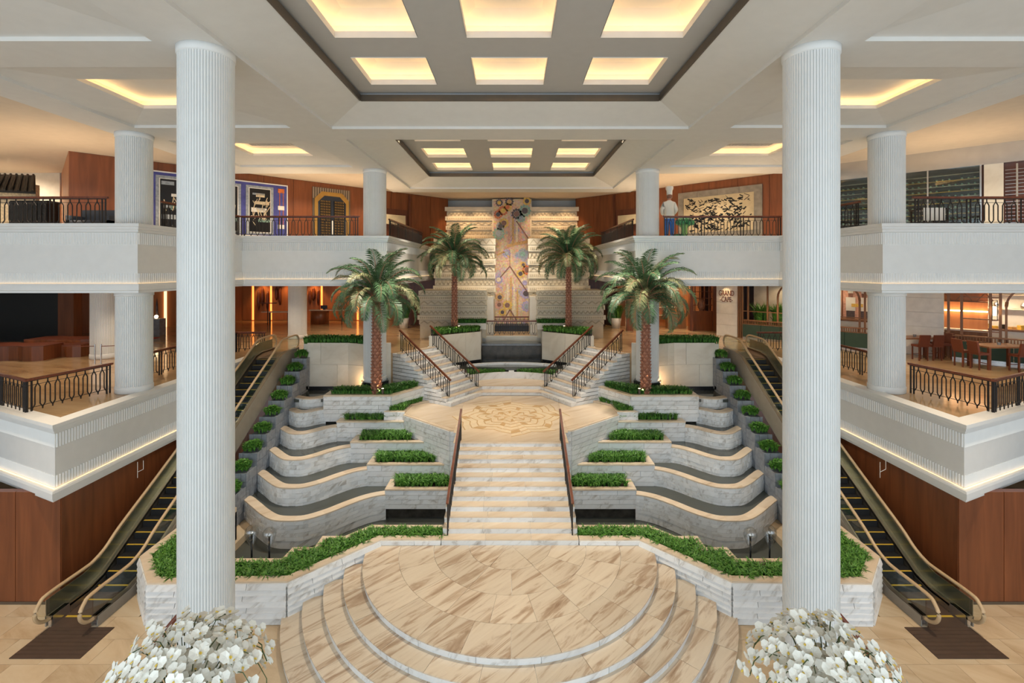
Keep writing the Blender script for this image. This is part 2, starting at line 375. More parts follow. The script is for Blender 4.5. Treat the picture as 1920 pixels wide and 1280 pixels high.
# ------------------------------------------------------------ fluted columns
def column(x, y, z0, z1, label, r=.58, collars=()):
    t = thing('fluted_column', label, 'column', (x, y, z0), 'white fluted columns')
    n = 62; m = M(); ring_ = []
    for k in range(n):
        for a, rr in ((.0, r-.03), (.14, r), (.78, r), (.92, r-.03)):
            an = 2*math.pi*(k+a)/n; ring_.append((x+rr*math.cos(an), y+rr*math.sin(an)))
    N = len(ring_); m.add([(p[0], p[1], z0) for p in ring_]+[(p[0], p[1], z1) for p in ring_], [(i, (i+1) % N, N+(i+1) % N, N+i) for i in range(N)])
    m.build('shaft', 'white', t)
    M().lathe([(r+.0, 0), (r+.02, .02), (r+.02, .22), (r, .25)], (x, y, z0), 48).build('base', 'white', t, True)
    M().lathe([(r, -.18), (r+.025, -.15), (r+.025, 0), (r, 0)], (x, y, z1), 48).build('capital', 'white', t, True)
    for z in collars: M().lathe([(r, -.16), (r+.03, -.14), (r+.03, 0), (r, 0)], (x, y, z), 48).build('collar', 'white', t, True)
for s in (-1, 1):
    column(s*7.08, 11.34, 0, ZC, 'tall white fluted column nearest the camera, behind the %s orchids' % SIDE[s])
    column(s*14.3, 18.4, ZM, ZC, 'white fluted column rising through both %s balconies at their corner' % SIDE[s], collars=(9.3,))
    column(s*7.1, 25.2, 4.35, ZC, 'white fluted column behind the %s front palm tree' % SIDE[s], collars=(9.3,))
    tag(M().lathe([(.72, 0), (.72, .42)], (s*7.1, 25.2, 3.93), 8).build('column_plinth', 'black'), 'black stone plinth in the pool under the column behind the %s front palm' % SIDE[s], 'plinth')
column(-14.25, 32.2, ZM, 9.4, 'white fluted column on the middle floor in front of the orange reception wall')
column(-21.2, 25.2, ZM, 9.4, 'white fluted column beside the dark screen on the left middle floor')

# ------------------------------------------------------------ ceiling
m = M(); Z1 = 15.9
for x0, x1 in ((-15, -13.6), (-7.95, -6.5), (6.5, 7.95), (13.6, 15)): m.box(x0, x1, -8, 26 if abs(x0+x1) > 20 else 32.4, ZC, Z1)
for y0, y1 in ((3.6, 5.4), (10.8, 12.2), (17.5, 19.2), (24.3, 26)):
    for s in (-1, 1): m.box(min(s*7.95, s*13.6), max(s*7.95, s*13.6), y0, y1, ZC, Z1)
for y0, y1 in ((3.9, 5.75), (17.65, 19.1), (31, 32.4)): m.box(-6.5, 6.5, y0, y1, ZC, Z1)
m.box(-13.6, 13.6, -8, 3.6, ZC, Z1)
ceil = struct(m.build('ceiling', 'ceil'), 'white beamed ceiling with lit coffers')
m = M().box(-40, -15, -8, 46, 15.5, 15.8); m.box(15, 40, -8, 46, 15.5, 15.8); m.box(-15, -7.95, 26, 46, 15.5, 15.8); m.box(7.95, 15, 26, 46, 15.5, 15.8); m.box(-7.95, 7.95, 32.4, 46, 15.5, 15.8)
struct(m.build('ceiling', 'ceilwarm'), 'outer ceiling above the upper galleries, warm light put into its colour')
def ring(x0, x1, y0, y1, z, X0, X1, Y0, Y1, Z):   # sloped frame between two rectangles
    a = [(x0, y0, z), (x1, y0, z), (x1, y1, z), (x0, y1, z)]; b = [(X0, Y0, Z), (X1, Y0, Z), (X1, Y1, Z), (X0, Y1, Z)]
    return a+b, [(i, (i+1) % 4, 4+(i+1) % 4, 4+i) for i in range(4)]
def strips(x0, x1, y0, y1, z, wd, nm, mat, par):
    for b in ((x0, x1, y0, y0+wd), (x0, x1, y1-wd, y1), (x0, x0+wd, y0+wd, y1-wd), (x1-wd, x1, y0+wd, y1-wd)): M().box(*b, z, z+.025).build(nm, mat, par)
for s in (-1, 1):
    for bi, (y0, y1) in enumerate(((5.4, 10.8), (12.2, 17.5), (19.2, 24.3))):
        x0, x1 = sorted((s*7.95, s*13.6)); m = M(); i = 1.4
        m.add(*ring(x0, x1, y0, y1, ZC+.1, x0+i, x1-i, y0+i, y1-i, 15.5))
        m.add(*ring(x0+i, x1-i, y0+i, y1-i, 15.5, x0+i, x1-i, y0+i, y1-i, 15.62))
        bay = m.build('bay_recess', 'ceil', ceil)
        a = (x0+i-.3, x1-i+.3, y0+i-.3, y1-i+.3)
        M().add(*ring(*a, 15.55, *a, 15.84)).add(*ring(*a, 15.55, x0+i, x1-i, y0+i, y1-i, 15.56)).build('cove', 'ceil', bay)
        M().box(*a, 15.84, 15.88).build('recess_panel', 'ceil', bay)
        strips(x0+i-.22, x1-i+.22, y0+i-.22, y1-i+.22, 15.585, .08, 'light_strip', 'led', bay)
        if bi == 2:
            g = M(); cx = (x0+x1)/2
            for k in range(14): g.box(cx-1.1+k*.165, cx-1.1+k*.165+.03, y0+1.6, y0+3.0, 15.80, 15.83)
            for k in range(9): g.box(cx-1.1, cx+1.08, y0+1.6+k*.17, y0+1.63+k*.17, 15.80, 15.83)
            g.build('air_grille', 'ceilgrey', bay)
for ya, yb, rows in ((5.75, 17.65, (7.15, 10.29, 13.43)), (19.1, 31, (20.3, 23.6, 26.9))):
    m = M(); d = 1.53
    m.add(*ring(-6.5, 6.5, ya, yb, ZC+.1, -6.5+d, 6.5-d, ya+d, yb-d, 15.8))
    cf = m.build('coffer_surround', 'ceil', ceil)
    X, Y0, Y1 = 6.5-d, ya+d, yb-d
    m = M()
    for b in ((-X, X, Y0-.05, Y0), (-X, X, Y1, Y1+.05), (-X-.05, -X, Y0, Y1), (X, X+.05, Y0, Y1)): m.box(*b, 15.76, 15.97)
    m.build('bronze_frame', 'bronze', cf)
    m = M(); m.add(*ring(-X-.2, X+.2, Y0-.2, Y1+.2, 15.97, -X-.2, X+.2, Y0-.2, Y1+.2, 16.3)); m.build('gap_lining', 'white', cf)
    xs = [(-4.42, -2.31), (-1.08, 1.08), (2.31, 4.42)]; m = M(); L = 1.98
    ys = [(y, y+L) for y in rows]
    xe = [-X-.1]+[v for p in xs for v in p]+[X+.1]; ye = [Y0-.1]+[v for p in ys for v in p]+[Y1+.1]
    for j in range(0, len(ye), 2): m.box(xe[0], xe[-1], ye[j], ye[j+1], 16.05, 16.15)
    for j in range(1, len(ye)-1, 2):
        for i in range(0, len(xe), 2): m.box(xe[i], xe[i+1], ye[j], ye[j+1], 16.05, 16.15)
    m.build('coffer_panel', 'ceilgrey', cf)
    for y0, y1 in ys:
        for x0, x1 in xs:
            a = (x0-.22, x1+.22, y0-.22, y1+.22)
            m = M().add(*ring(x0+.01, x1-.01, y0+.01, y1-.01, 16.03, x0+.01, x1-.01, y0+.01, y1-.01, 16.2)).add(*ring(*a, 16.16, *a, 16.45)).add(*ring(*a, 16.45, x0+.25, x1-.25, y0+.25, y1-.25, 16.66)).box(x0+.2, x1-.2, y0+.2, y1-.2, 16.66, 16.7)
            co = m.build('coffer', 'ceil', ceil)
            strips(x0-.17, x1+.17, y0-.17, y1+.17, 16.19, .08, 'light_strip', 'led', co)
m = M().box(-40, 40, -8, 46, 16.75, 16.9); struct(m.build('ceiling', 'white'), 'roof slab above the coffers')

# ------------------------------------------------------------ upper gallery wood walls (diagonal)
for s in (-1, 1):
    a, b = ((20.06, 21.94) if s < 0 else (24.7, 17.3)), (4.9, 37.1); n = 13 if s < 0 else 13
    A, B = Vector(a), Vector(b)
    P, Q = ((s*a[0], a[1]), (s*b[0], b[1]))
    m = M().wall(*((P, Q) if s < 0 else (Q, P)), .25, ZU, 15.5)
    wl = struct(m.build('wall_upper_'+SIDE[s], 'wooddark', fix=True), 'diagonal cherry wood wall of the %s upper gallery' % SIDE[s])
    A = Vector((20.06, 21.94)) if s < 0 else Vector((20.7, 21.3))
    for k in range(n):
        p = A.lerp(B, k/n); q = A.lerp(B, (k+1)/n); d = (q-p).normalized(); p = p+d*.015; q = q-d*.015
        p, q = (s*p.x, p.y), (s*q.x, q.y)
        if s > 0 and k < 3: continue
        M().wall(*((q, p) if s < 0 else (p, q)), .035, ZU, 15.48).build('panel', 'wood', wl)
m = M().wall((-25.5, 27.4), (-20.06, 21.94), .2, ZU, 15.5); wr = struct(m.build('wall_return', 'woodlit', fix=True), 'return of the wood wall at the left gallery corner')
m = M().box(-40, -25.2, 27, 27.2, ZU, 15.5); struct(m.build('wall_pavilion', 'paint'), 'cream wall behind the tiled pavilion roof')
NTH = ['topmost', 'second', 'third', 'fourth', 'fifth', 'sixth', 'seventh', 'eighth', 'lowest']
# ------------------------------------------------------------ round stage with five steps
HS, HP = 1.0, 1.2
SC = (0, 16.1); RS = [4.67, 5.22, 5.77, 6.33, 6.88]
def wall_y(x): return 16.05 if x < 4.3 else (16.05-(x-4.3)*2.15/2.1 if x < 6.4 else 13.9)
def ang_in(r):
    a = math.pi*1.5
    while a > math.pi:
        x, y = SC[0]+r*math.cos(a), SC[1]+r*math.sin(a)
        if y > wall_y(abs(x))+.12: break
        a -= .01
    return a
stage = thing('stage', 'round streaked marble stage with five curved steps at the foot of the stairs', 'stage', (0, 14, 0))
for k, r in enumerate(RS):
    z1 = HS-.2*k; a0 = ang_in(r); a1 = 3*math.pi-a0
    body = M().sector(SC, .005, r-.03, a0, a1, z1-.2, z1-.03, 48).build('step', 'wmarble', stage)
    n = 9
    for i in range(n):
        g = .002; b0, b1 = a0+(a1-a0)*i/n+g, a0+(a1-a0)*(i+1)/n-g
        M().sector(SC, r-.04, r-.005, b0, b1, z1-.2, z1-.032, 8).build('riser_slab', 'wmarble', body)
    if k == 0:
        rr = [0.02, 1.35, 2.5, 3.6, r+.02]; ns = [3, 6, 9, 12]
        for j in range(4):
            off = R.uniform(0, .1)
            e = [math.pi]+[math.pi+math.pi*(i+off)/ns[j] for i in range(1, ns[j])]+[2*math.pi]
            for b0, b1 in zip(e[:-1], e[1:]):
                M().sector(SC, rr[j]+.004, rr[j+1]-(.004 if j < 3 else 0), b0+.003/max(.5, rr[j]), b1-.003/max(.5, rr[j]), z1-.03, z1, 10).build('tread_slab', 'stage', body)
    else:
        n = 11
        for i in range(n):
            b0, b1 = a0+(a1-a0)*i/n+.001, a0+(a1-a0)*(i+1)/n-.001
            M().sector(SC, RS[k-1]-.02, r+.02, b0, b1, z1-.03, z1, 8).build('tread_slab', 'stage', body)
# ------------------------------------------------------------ main stair
Y0S, TR, ZL = 16.05, .345, 3.2
stair = thing('main_staircase', 'straight marble main stair rising from the round stage to the landing', 'staircase', (0, Y0S, HS))
for k in range(11):
    z1 = HS+.2*(k+1); y0 = Y0S+TR*k; hw = 2.28 if k < 8 else 2.2
    st = M().box(-hw, hw, y0+.03, Y0S+TR*11+.1, z1-.2, z1-.035).build('step', 'wmarble', stair)
    e = [-hw, -hw*.36+R.uniform(-.15, .15), hw*.30+R.uniform(-.15, .15), hw]
    if k == 10: e = [-2.2, 2.2]
    for a, b in zip(e[:-1], e[1:]):
        M().box(a+.004, b-.004, y0, y0+.03, z1-.2, z1-.037).build('riser_slab', 'wmarble', st)
        if k < 10: M().box(a+.004, b-.004, y0-.02, y0+TR+.02, z1-.035, z1).build('tread_slab', 'coping', st)
# ------------------------------------------------------------ landing with the star inlay
YT = Y0S+TR*10
LP = [(-2.3, YT-.03), (2.3, YT-.03), (2.3, 20.9), (2.6, 20.9), (5.15, 23.2), (5.3, 24.6), (3.9, 25.9), (3.9, 28), (-3.9, 28), (-3.9, 25.9), (-5.3, 24.6), (-5.15, 23.2), (-2.6, 20.9), (-2.3, 20.9)]
land = thing('landing', 'polygonal marble landing with a star shaped inlay between the stair flights', 'landing', (0, 23, 0))
M().prism(LP, .0, ZL-.06).build('body', 'wmarble', land, fix=True)
M().prism(offs(LP+LP[:1], .03)[:-1], ZL-.06, ZL-.015).build('edge_slab', 'coping', land, fix=True)
for s in (-1, 1):
    p, q = (s*5.15, 23.2), (s*2.6, 20.9)
    slabs(land, *((p, q) if s < 0 else (q, p)), .4, ZL-.06, 13, 1.1)
    p, q = (s*2.6, 20.9), (s*2.29, 20.9)
    slabs(land, *((p, q) if s < 0 else (q, p)), 1.9, ZL-.06, 6, 1.1)
    # floor slabs beside the inlay
    for poly in ([(2.45, 21.0), (5.1, 23.25), (5.25, 24.6), (2.45, 24.6)], [(2.45, 24.6), (5.2, 24.6), (3.9, 25.8), (2.45, 26.5)]):
        M().prism([(s*x, y) for x, y in poly], ZL-.015, ZL).build('floor_slab', 'coping', land, fix=True)
for x0, x1, y0, y1 in ((-2.2, 0, YT-.05, 20.55), (0, 2.2, YT-.05, 20.55), (-2.44, 0, 20.56, 26.4), (0, 2.44, 20.56, 26.4)):
    M().box(x0+.004, x1-.004, y0, y1, ZL-.015, ZL).build('floor_slab', 'coping', land)
SCN = (0, 22.85); ns = 16
for k in range(7):
    ln_ = M()
    for i in range(ns):
        if k == 6 and i % 4 > 1: continue
        a0, a1 = 2*math.pi*i/ns, 2*math.pi*(i+1)/ns; r0, r1 = .34*k, .34*(k+1); sl = .42*(.3+.12*k)
        i0, i1 = (0, sl) if i % 2 else (sl, 0)
        P = lambda r, a: (SCN[0]+r*math.cos(a), SCN[1]+r*math.sin(a))
        half = (a0+a1)/2
        for (b0, b1, ra, rb, rc, rd) in ((a0, half, r0+i0, r0+(i0+i1)/2, r1+(i0+i1)/2, r1+i0), (half, a1, r0+(i0+i1)/2, r0+i1, r1+i1, r1+(i0+i1)/2)):
            if k == 0 and b0 != a0: continue
            if k == 0: poly = [P(0, 0), P(r1+i0, a0), P(r1+i1, a1)]
            else:
                poly = [P(ra, b0+.006), P(rd-.06, b0+.006), P(rc-.06, b1-.006), P(rb, b1-.006)]; ln_.prism([P(rd-.055, b0+.004), P(rd-.005, b0+.004), P(rc-.005, b1-.004), P(rc-.055, b1-.004)], ZL-.01, ZL+.004)
            M().prism(poly, ZL-.01, ZL+.004).build('inlay_piece', 'inlayb' if (k % 2 == 1 and i % 2 == (k//2) % 2 and b0 == a0) or R.random() < .06 else 'inlaya', land)
    if k: stuff(ln_.build('inlay_line', 'inlayb', land))
# ------------------------------------------------------------ upper flights
def flight(s):
    t = thing('stair_flight', 'upper marble stair flight climbing to the %s from the landing' % SIDE[s], 'staircase', (s*3.2, 25, ZL), 'upper stair flights')
    d = Vector((-.84, .5427)); wv = Vector((.5427, .84)); b = Vector((-3.15, 24.85))-wv*.35-d*.05; W = 3.1
    for k in range(12):
        z1 = ZL+.1945*(k+1); w0, w1 = (0, W)
        o = b+d*(.32*(k-1)); e = b+d*(.32*12)
        def poly(p0, p1, a, c): return [(-s*v.x, v.y) for v in (p0+wv*a, p0+wv*c, p1+wv*c, p1+wv*a)]
        st = M().prism(poly(o+d*.03, e, w0, w1), (2.6 if k == 0 else z1-.2), z1-.035).build('step', 'wmarble', t, fix=True)
        for a, c in ((w0, W*.5), (W*.5, w1)):
            M().prism(poly(o, o+d*.03, a+.004, c-.004), z1-.195, z1-.036).build('riser_slab', 'wmarble', st, fix=True)
            M().prism(poly(o-d*.02, o+d*.34, a+.004, c-.004), z1-.035, z1).build('tread_slab', 'coping' if k % 2 else 'wmarble', st, fix=True)
    return b, d, wv
FB = None
for s in (-1, 1): FB = flight(s)
# centre platform between the flights: two steps, a low curved planter and the basin
ct = thing('centre_platform', 'low stepped marble platform between the two upper stair flights', 'platform', (0, 27, ZL))
P1 = [(-3.6, 25.2), (-1.55, 26.55), (1.55, 26.55), (3.6, 25.2), (3.9, 29.2), (-3.9, 29.2)]
M().prism(P1, ZL, ZL+.165).build('step', 'wmarble', ct, fix=True); M().prism(offs(P1[:4], .02)+P1[4:], ZL+.165, ZL+.2).build('tread_slab', 'coping', ct, fix=True)
P2 = [(-1.7, 27.1), (1.7, 27.1), (2.6, 29.2), (-2.6, 29.2)]
M().prism(P2, ZL+.2, ZL+.365).build('step', 'wmarble', ct, fix=True); M().prism(P2, ZL+.365, ZL+.4).build('tread_slab', 'coping', ct, fix=True)
def arcw(y0, sag, hx, n=14): return [(-hx+2*hx*i/n, y0-sag*(1-(1-(2*i/n-1)**2))) for i in range(n+1)]
cw = thing('curved_planter', 'curved white marble planter with two beds behind the centre platform', 'planter', (0, 29, ZL))
A = arcw(28.9, .9, 2.5); B = [(x, y+.12) for x, y in A]
M().prism(A+B[::-1], 3.4, 3.98).build('front_wall', 'wmarble', cw, fix=True)
A2 = arcw(29.9, .7, 2.7); B2 = [(x, y+.2) for x, y in A2]
M().prism(A2+B2[::-1], 3.4, 4.35).build('back_wall', 'wmarble', cw, fix=True)
M().prism(B+A2[::-1], 3.4, 3.9).build('soil', 'soil', cw, fix=True)
M().box(-.16, .16, 29.0, 29.9, 3.5, 4.02).build('divider', 'wmarble', cw)
for s in (-1, 1):
    poly = [(x, y) for x, y in B+A2[::-1] if x*s > .22]
    tag(stuff(blades(poly, 3.88, 260, (.22, .36)).build('ground_cover', 'leaf')), 'low green plants in the %s half of the curved centre planter' % SIDE[s], 'plants')
bas = thing('fountain_basin', 'dark stone fountain basin with a curved top below the mosaic', 'fountain', (0, 31.5, 4))
T = [(-1.9, 31.3), (1.9, 31.3), (1.9, 31.9)]+[(1.9-3.8*i/12, 31.9+.7*(1-(1-2*i/12)**2)) for i in range(1, 12)]+[(-1.9, 31.9)]
M().prism(T, 3.9, 5.27).build('basin_body', 'wet', bas, fix=True); M().prism([(x*.97, y+.05) for x, y in T], 5.27, 5.3).build('basin_water', 'water', bas, fix=True)
M().box(-1.93, 1.93, 31.26, 31.34, 5.18, 5.3).build('lip', 'slate', bas)
for i in range(4): M().box(-1.88+i*.94, -.96+i*.94, 31.25, 31.3, 4.3, 5.17).build('stone_slab', 'wet', bas)
tag(M().box(-4.6, 4.6, 29.2, 33, 4.0, 4.22).build('pool_water', 'water'), 'dark pool water around the fountain basin', 'water')
cwl = M().box(-2.1, 2.1, 32.7, 33.05, 4.0, 5.58).build('wall_basin', 'cream'); struct(cwl, 'cream wall behind the fountain basin')
# palm planters flanking the basin
for s in (-1, 1):
    nm = SIDE[s]; t = thing('palm_planter', 'cream stone palm planter on the %s of the fountain basin' % nm, 'planter', (s*3.3, 30.5, 4), 'cream palm planters')
    pts = [(1.95, 30.5), (4.2, 28.75), (4.9, 28.75), (4.9, 32.2), (1.95, 32.2)]
    M().prism([(s*x, y) for x, y in pts], 4.2, 6.15).build('body', 'cream', t, fix=True)
    a, b = (s*4.2, 28.75), (s*1.95, 30.5)
    slabs(t, *((a, b) if s < 0 else (b, a)), 4.45, 6.2, 1, 1.6, 'cream', .05)
    slabs(t, *((a, b) if s < 0 else (b, a)), 4.2, 4.45, 1, 4, 'black', .06)
    rim = offs([(s*x, y) for x, y in (pts if s > 0 else pts)]+[(s*pts[0][0], pts[0][1])], .0)[:-1]
    M().prism([(s*x, y) for x, y in [(2.05, 30.6), (4.25, 28.9), (4.8, 28.9), (4.8, 32.1), (2.05, 32.1)]], 6.15, 6.22).build('soil', 'soil', t, fix=True)
    tag(stuff(blades([(s*2.05, 30.6), (s*4.25, 28.85), (s*4.8, 28.9), (s*4.8, 30.6), (s*2.05, 31.4)], 6.2, 500, (.25, .42), .03).build('ground_cover', 'leaf')), 'green plants around the %s rear palm by the fountain' % nm, 'plants')
    M().box(min(s*1.65, s*3.6), max(s*1.65, s*3.6), 31.4, 32.1, 6.2, 6.6).build('rear_box', 'cream', t)
    tag(stuff(blades([(s*1.7, 31.45), (s*3.55, 31.45), (s*3.55, 32.05), (s*1.7, 32.05)], 6.6, 180, (.22, .36), .03).build('ground_cover', 'leafdark')), 'small raised strip of dark plants behind the %s rear palm' % nm, 'plants')
# ------------------------------------------------------------ cascade terraces, mirrored
BX = [(5.2, 20.1, 1.01), (6.25, 21.1, 1.64), (7.3, 22.06, 2.27), (8.28, 23.03, 2.90)]      # outer x, front y, top z of the stepped planters
ORD = ['lowest', 'second', 'third', 'fourth']
for s in (-1, 1):
    nm = SIDE[s]
    def q(p): return (s*p[0], p[1])
    def face(par, a, b, *k, **kw):
        a, b = q(a), q(b); slabs(par, *((a, b) if s < 0 else (b, a)), *k, **kw)
    # --- front planter: low stone wall around the pool
    fo = [(2.3, 16.05), (4.3, 16.05), (6.4, 13.9), (10.35, 13.82), (11.55, 15.1), (11.55, 18.2)]
    bk = [(2.3, 16.95), (4.85, 16.95), (5.55, 16.25), (6.3, 16.25), (6.3, 15.6), (7.0, 15.6), (7.05, 15.0), (9.7, 15.0), (10.3, 15.6), (10.3, 18.2)]
    t = thing('front_planter', 'low white marble planter wall edging the %s pool beside the stage' % nm, 'planter', (s*7, 15, 0), 'front pool planters')
    M().prism([q(p) for p in fo+bk[::-1]], 0, HP-.16).build('body', 'soil', t, fix=True)
    o = 1
    def ins(pts, d): return offs(pts, d)
    rim_o = fo+[]; fi = [(2.3, 16.28), (4.42, 16.28), (6.5, 14.16), (10.2, 14.1), (11.25, 15.2), (11.25, 18.2)]
    bi = [(2.3, 16.78), (4.78, 16.78), (5.48, 16.08), (6.12, 16.08), (6.12, 15.43), (6.82, 15.43), (6.88, 14.83), (9.8, 14.83), (10.48, 15.5), (10.48, 18.2)]
    for i in range(len(fo)-1): M().prism([q(p) for p in (fo[i], fo[i+1], fi[i+1], fi[i])], HP-.05, HP).build('coping_slab', 'coping', t, fix=True)
    for i in range(len(bk)-1): M().prism([q(p) for p in (bk[i], bk[i+1], bi[i+1], bi[i])], -.4, HP).build('back_rim', 'coping', t, fix=True)
    for i in range(len(fo)-1): M().prism([q(p) for p in (fo[i], fo[i+1], fi[i+1], fi[i])], 0, HP-.05).build('wall_core', 'wmarble', t, fix=True)
    face(t, fo[1], fo[0], HS, HP-.05, 1, 1.4, th=.02)
    for a, b in ((2, 1), (3, 2), (4, 3), (5, 4)): face(t, fo[a], fo[b], 0, HP-.05, 7, 1.5, th=.02, tilt=.055, gap=.016)
    tag(stuff(blades([q(p) for p in fi+bi[::-1]], HP-.22, 1500, (.24, .40), .022, 1.1, 7).build('ground_cover', 'leaf')), 'long bed of strappy green leaves in the %s front planter' % nm, 'plants')
    # --- lowest pool
    tag(M().prism([q(p) for p in ((2.2, 15.5), (6.3, 15.5), (7, 14.9), (10.4, 14.9), (11.5, 17), (11.5, 21), (2.2, 21))], -.5, -.3).build('pool_water', 'water', fix=True), 'dark water of the lowest pool on the %s' % nm, 'water')
    # --- stepped planters beside the main stair
    inner = [(2.25, 2.25), (2.62, 2.62), (3.85, 3.85), (5.1, 5.1)]
    for k, (bx, by, bz) in enumerate(BX):
        t = thing('stepped_planter', '%s stepped marble planter beside the %s cascade, counted from the stage' % (ORD[k], nm), 'planter', (s*bx, by, bz-1), 'stepped planters')
        xi = inner[k][0]; dep = 1.25 if k < 3 else 1.0
        zb = -.0 if k == 0 else BX[k-1][2]-.5
        M().box(min(s*xi, s*bx), max(s*xi, s*bx), by+.05, by+dep+.3, (.16 if k == 0 else zb), bz-.1).build('body', 'wmarble', t)
        if k == 0: M().box(min(s*xi, s*(bx+.2)), max(s*xi, s*(bx+.2)), by+.25, by+dep, -.5, .2).build('recess', 'wet', t)
        face(t, (bx, by+.05), (xi, by+.05), (.18 if k == 0 else zb+.1), bz-.07, 4, 1.5, th=.04)
        face(t, (bx, by+dep+.2), (bx, by+.02), (.18 if k == 0 else zb+.1), bz-.07, 4, 1.2, th=.03)
        for a, b, c, d_ in ((xi, bx+.03, by-.02, by+.24), (bx-.27, bx+.03, by+.24, by+dep)):
            M().box(min(s*a, s*b), max(s*a, s*b), c, d_, bz-.06, bz).build('coping_slab', 'coping', t)
        bed = [(xi+.05, by+.26), (bx-.28, by+.26), (bx-.28, by+dep), (xi+.05, by+dep)]
        M().prism([q(p) for p in bed], bz-.12, bz-.05).build('soil', 'soil', t, fix=True)
        if k == 1: bed = [(3.3, by+.26), bed[1], bed[2], (4.3, by+dep)]
        if k == 2: bed = [(4.55, by+.26), bed[1], bed[2], (5.3, by+dep)]
        if k == 3: bed = [(5.15, by+.26), bed[1], bed[2], bed[3]]
        tag(stuff(blades([q(p) for p in bed], bz-.08, 330, (.28, .50), .02, 1.1, 7).build('ground_cover', 'leaf')), 'strappy green leaves in the %s stepped planter by the %s cascade' % (ORD[k], nm), 'plants')
    # --- palm planter at the top of the cascade
    t = thing('palm_planter', 'white marble palm planter at the top of the %s cascade' % nm, 'planter', (s*7.5, 24, 3), 'front palm planters')
    P = [(5.86, 23.6), (9.1, 23.6), (9.1, 24.5), (6.6, 24.5), (5.0, 25.8), (4.6, 25.4)]
    M().prism([q(p) for p in P], 2.7, 3.9).build('body', 'wmarble', t, fix=True)
    face(t, (9.1, 23.6), (5.86, 23.6), 2.9, 3.93, 5, 1.4); face(t, (5.86, 23.6), (4.6, 25.4), 3.2, 3.93, 3, 1.4); face(t, (9.1, 24.5), (9.1, 23.6), 2.9, 3.93, 5, 1.2)
    for pp in ([(5.8, 23.55), (9.14, 23.55), (8.9, 23.8), (5.95, 23.8)], [(5.8, 23.55), (5.95, 23.8), (4.85, 25.5), (4.55, 25.4)], [(9.14, 23.55), (9.14, 24.5), (8.9, 24.5), (8.9, 23.8)]):
        M().prism([q(p) for p in pp], 3.93, 4.0).build('coping_slab', 'coping', t, fix=True)
    tag(stuff(blades([q(p) for p in ((5.95, 23.8), (8.9, 23.8), (8.6, 24.4), (6.6, 24.6), (5.3, 25.5), (4.9, 25.4))], 3.9, 700, (.28, .5), .03, .8, 7).build('ground_cover', 'leafdark')), 'dense green plants at the foot of the %s front palm' % nm, 'plants')
    t = thing('corner_planter', 'small sloping corner planter between the %s palm planter and the landing' % nm, 'planter', (s*5.2, 24, 3))
    P = [(5.1, 23.25), (6.1, 23.25), (5.9, 23.7), (4.7, 25.3), (4.2, 25.2), (5.05, 24.5)]
    M().prism([q(p) for p in P], 2.6, 3.3).build('body', 'coping', t, fix=True)
    face(t, (6.1, 23.25), (5.1, 23.25), 2.9, 3.28, 2, 1.2)
    tag(stuff(blades([q(p) for p in ((5.2, 23.45), (5.9, 23.45), (5.7, 23.9), (4.75, 25.2), (4.6, 25.1), (5.15, 24.4))], 3.25, 260, (.2, .36), .02, .9, 7).build('ground_cover', 'leaf')), 'strappy leaves in the corner planter at the %s edge of the landing' % nm, 'plants')
    # --- wave walls with water behind
    TT = [0, .10, .224, .345, .457, .569, .69, .8, .897, 1]; YY = [-.2, -.42, -.72, -.95, -1.0, -.95, -.70, -.36, -.12, 0]
    WV = [(5.2, 20.15, .78, 2.1), (6.25, 21.15, 1.41, 1.8), (7.3, 22.1, 2.04, 1.5), (8.28, 23.0, 2.67, 1.0), (9.1, 23.75, 3.3, .6), (9.1, 24.35, 3.72, .35)]
    for k, (xr, yr, zt, bel) in enumerate(WV):
        xl = 10.95 if k < 4 else 10.9; pts = []
        lab = ['lowest', 'second', 'third', 'fourth', 'fifth', 'topmost'][k]
        for i in range(37):
            f = i/36; j = min(8, max([n_ for n_ in range(9) if TT[n_] <= f])); g = (f-TT[j])/(TT[j+1]-TT[j])
            y = [YY[max(0, j-1)], YY[j], YY[j+1], YY[min(9, j+2)]]; h = .5*(2*y[1]+(y[2]-y[0])*g+(2*y[0]-5*y[1]+4*y[2]-y[3])*g*g+(3*y[1]-y[0]-3*y[2]+y[3])*g**3)
            pts.append((-(xl+(xr-xl)*f), yr+h*bel))
        inn = offs(pts, -.34)
        fl2 = (lambda P_: [(x, y) for x, y in P_]) if s < 0 else (lambda P_: [(-x, y) for x, y in P_])
        t = thing('wave_wall', '%s curving marble cascade wall on the %s, counted upward from the pool' % (lab, nm), 'wall', (s*(xl+xr)/2, yr-1, zt-.6), 'cascade wave walls')
        zb = -.1 if k == 0 else WV[k-1][2]-.2
        M().prism(fl2(offs(pts, -.03)+inn[::-1]), zb-.5, zt-.05).build('core', 'wmarble', t, fix=True)
        for a in range(0, 36, 6):
            M().prism(fl2(offs(pts, .02)[a:a+7]+inn[a:a+7][::-1]), zt-.05, zt).build('coping_slab', 'coping', t, fix=True)
        rows = 5 if k == 0 else (4 if k < 5 else 3); hgt = (zt-.05-(zb if k else .0))/rows
        for r_ in range(rows):
            a = 0 if r_ % 2 == 0 else 1
            cuts = [0]+list(range(2-a if a else 2, 36, 2))+[36]
            for c0, c1 in zip(cuts[:-1], cuts[1:]):
                if c1 <= c0: continue
                th = R.uniform(0, .028); z0 = (zb if k else .0)+r_*hgt
                M().prism(fl2(offs(pts, th)[c0:c1+1]+offs(pts, -.03)[c0:c1+1][::-1]), z0+.004, z0+hgt-.004).build('stone', 'wmarble', t, fix=True)
        if k == 0: M().prism(fl2(offs(pts, -.15)+inn[::-1]), -.6, -.1).build('wet_base', 'wet', t, fix=True)
        back = 1.35 if k < 5 else 0
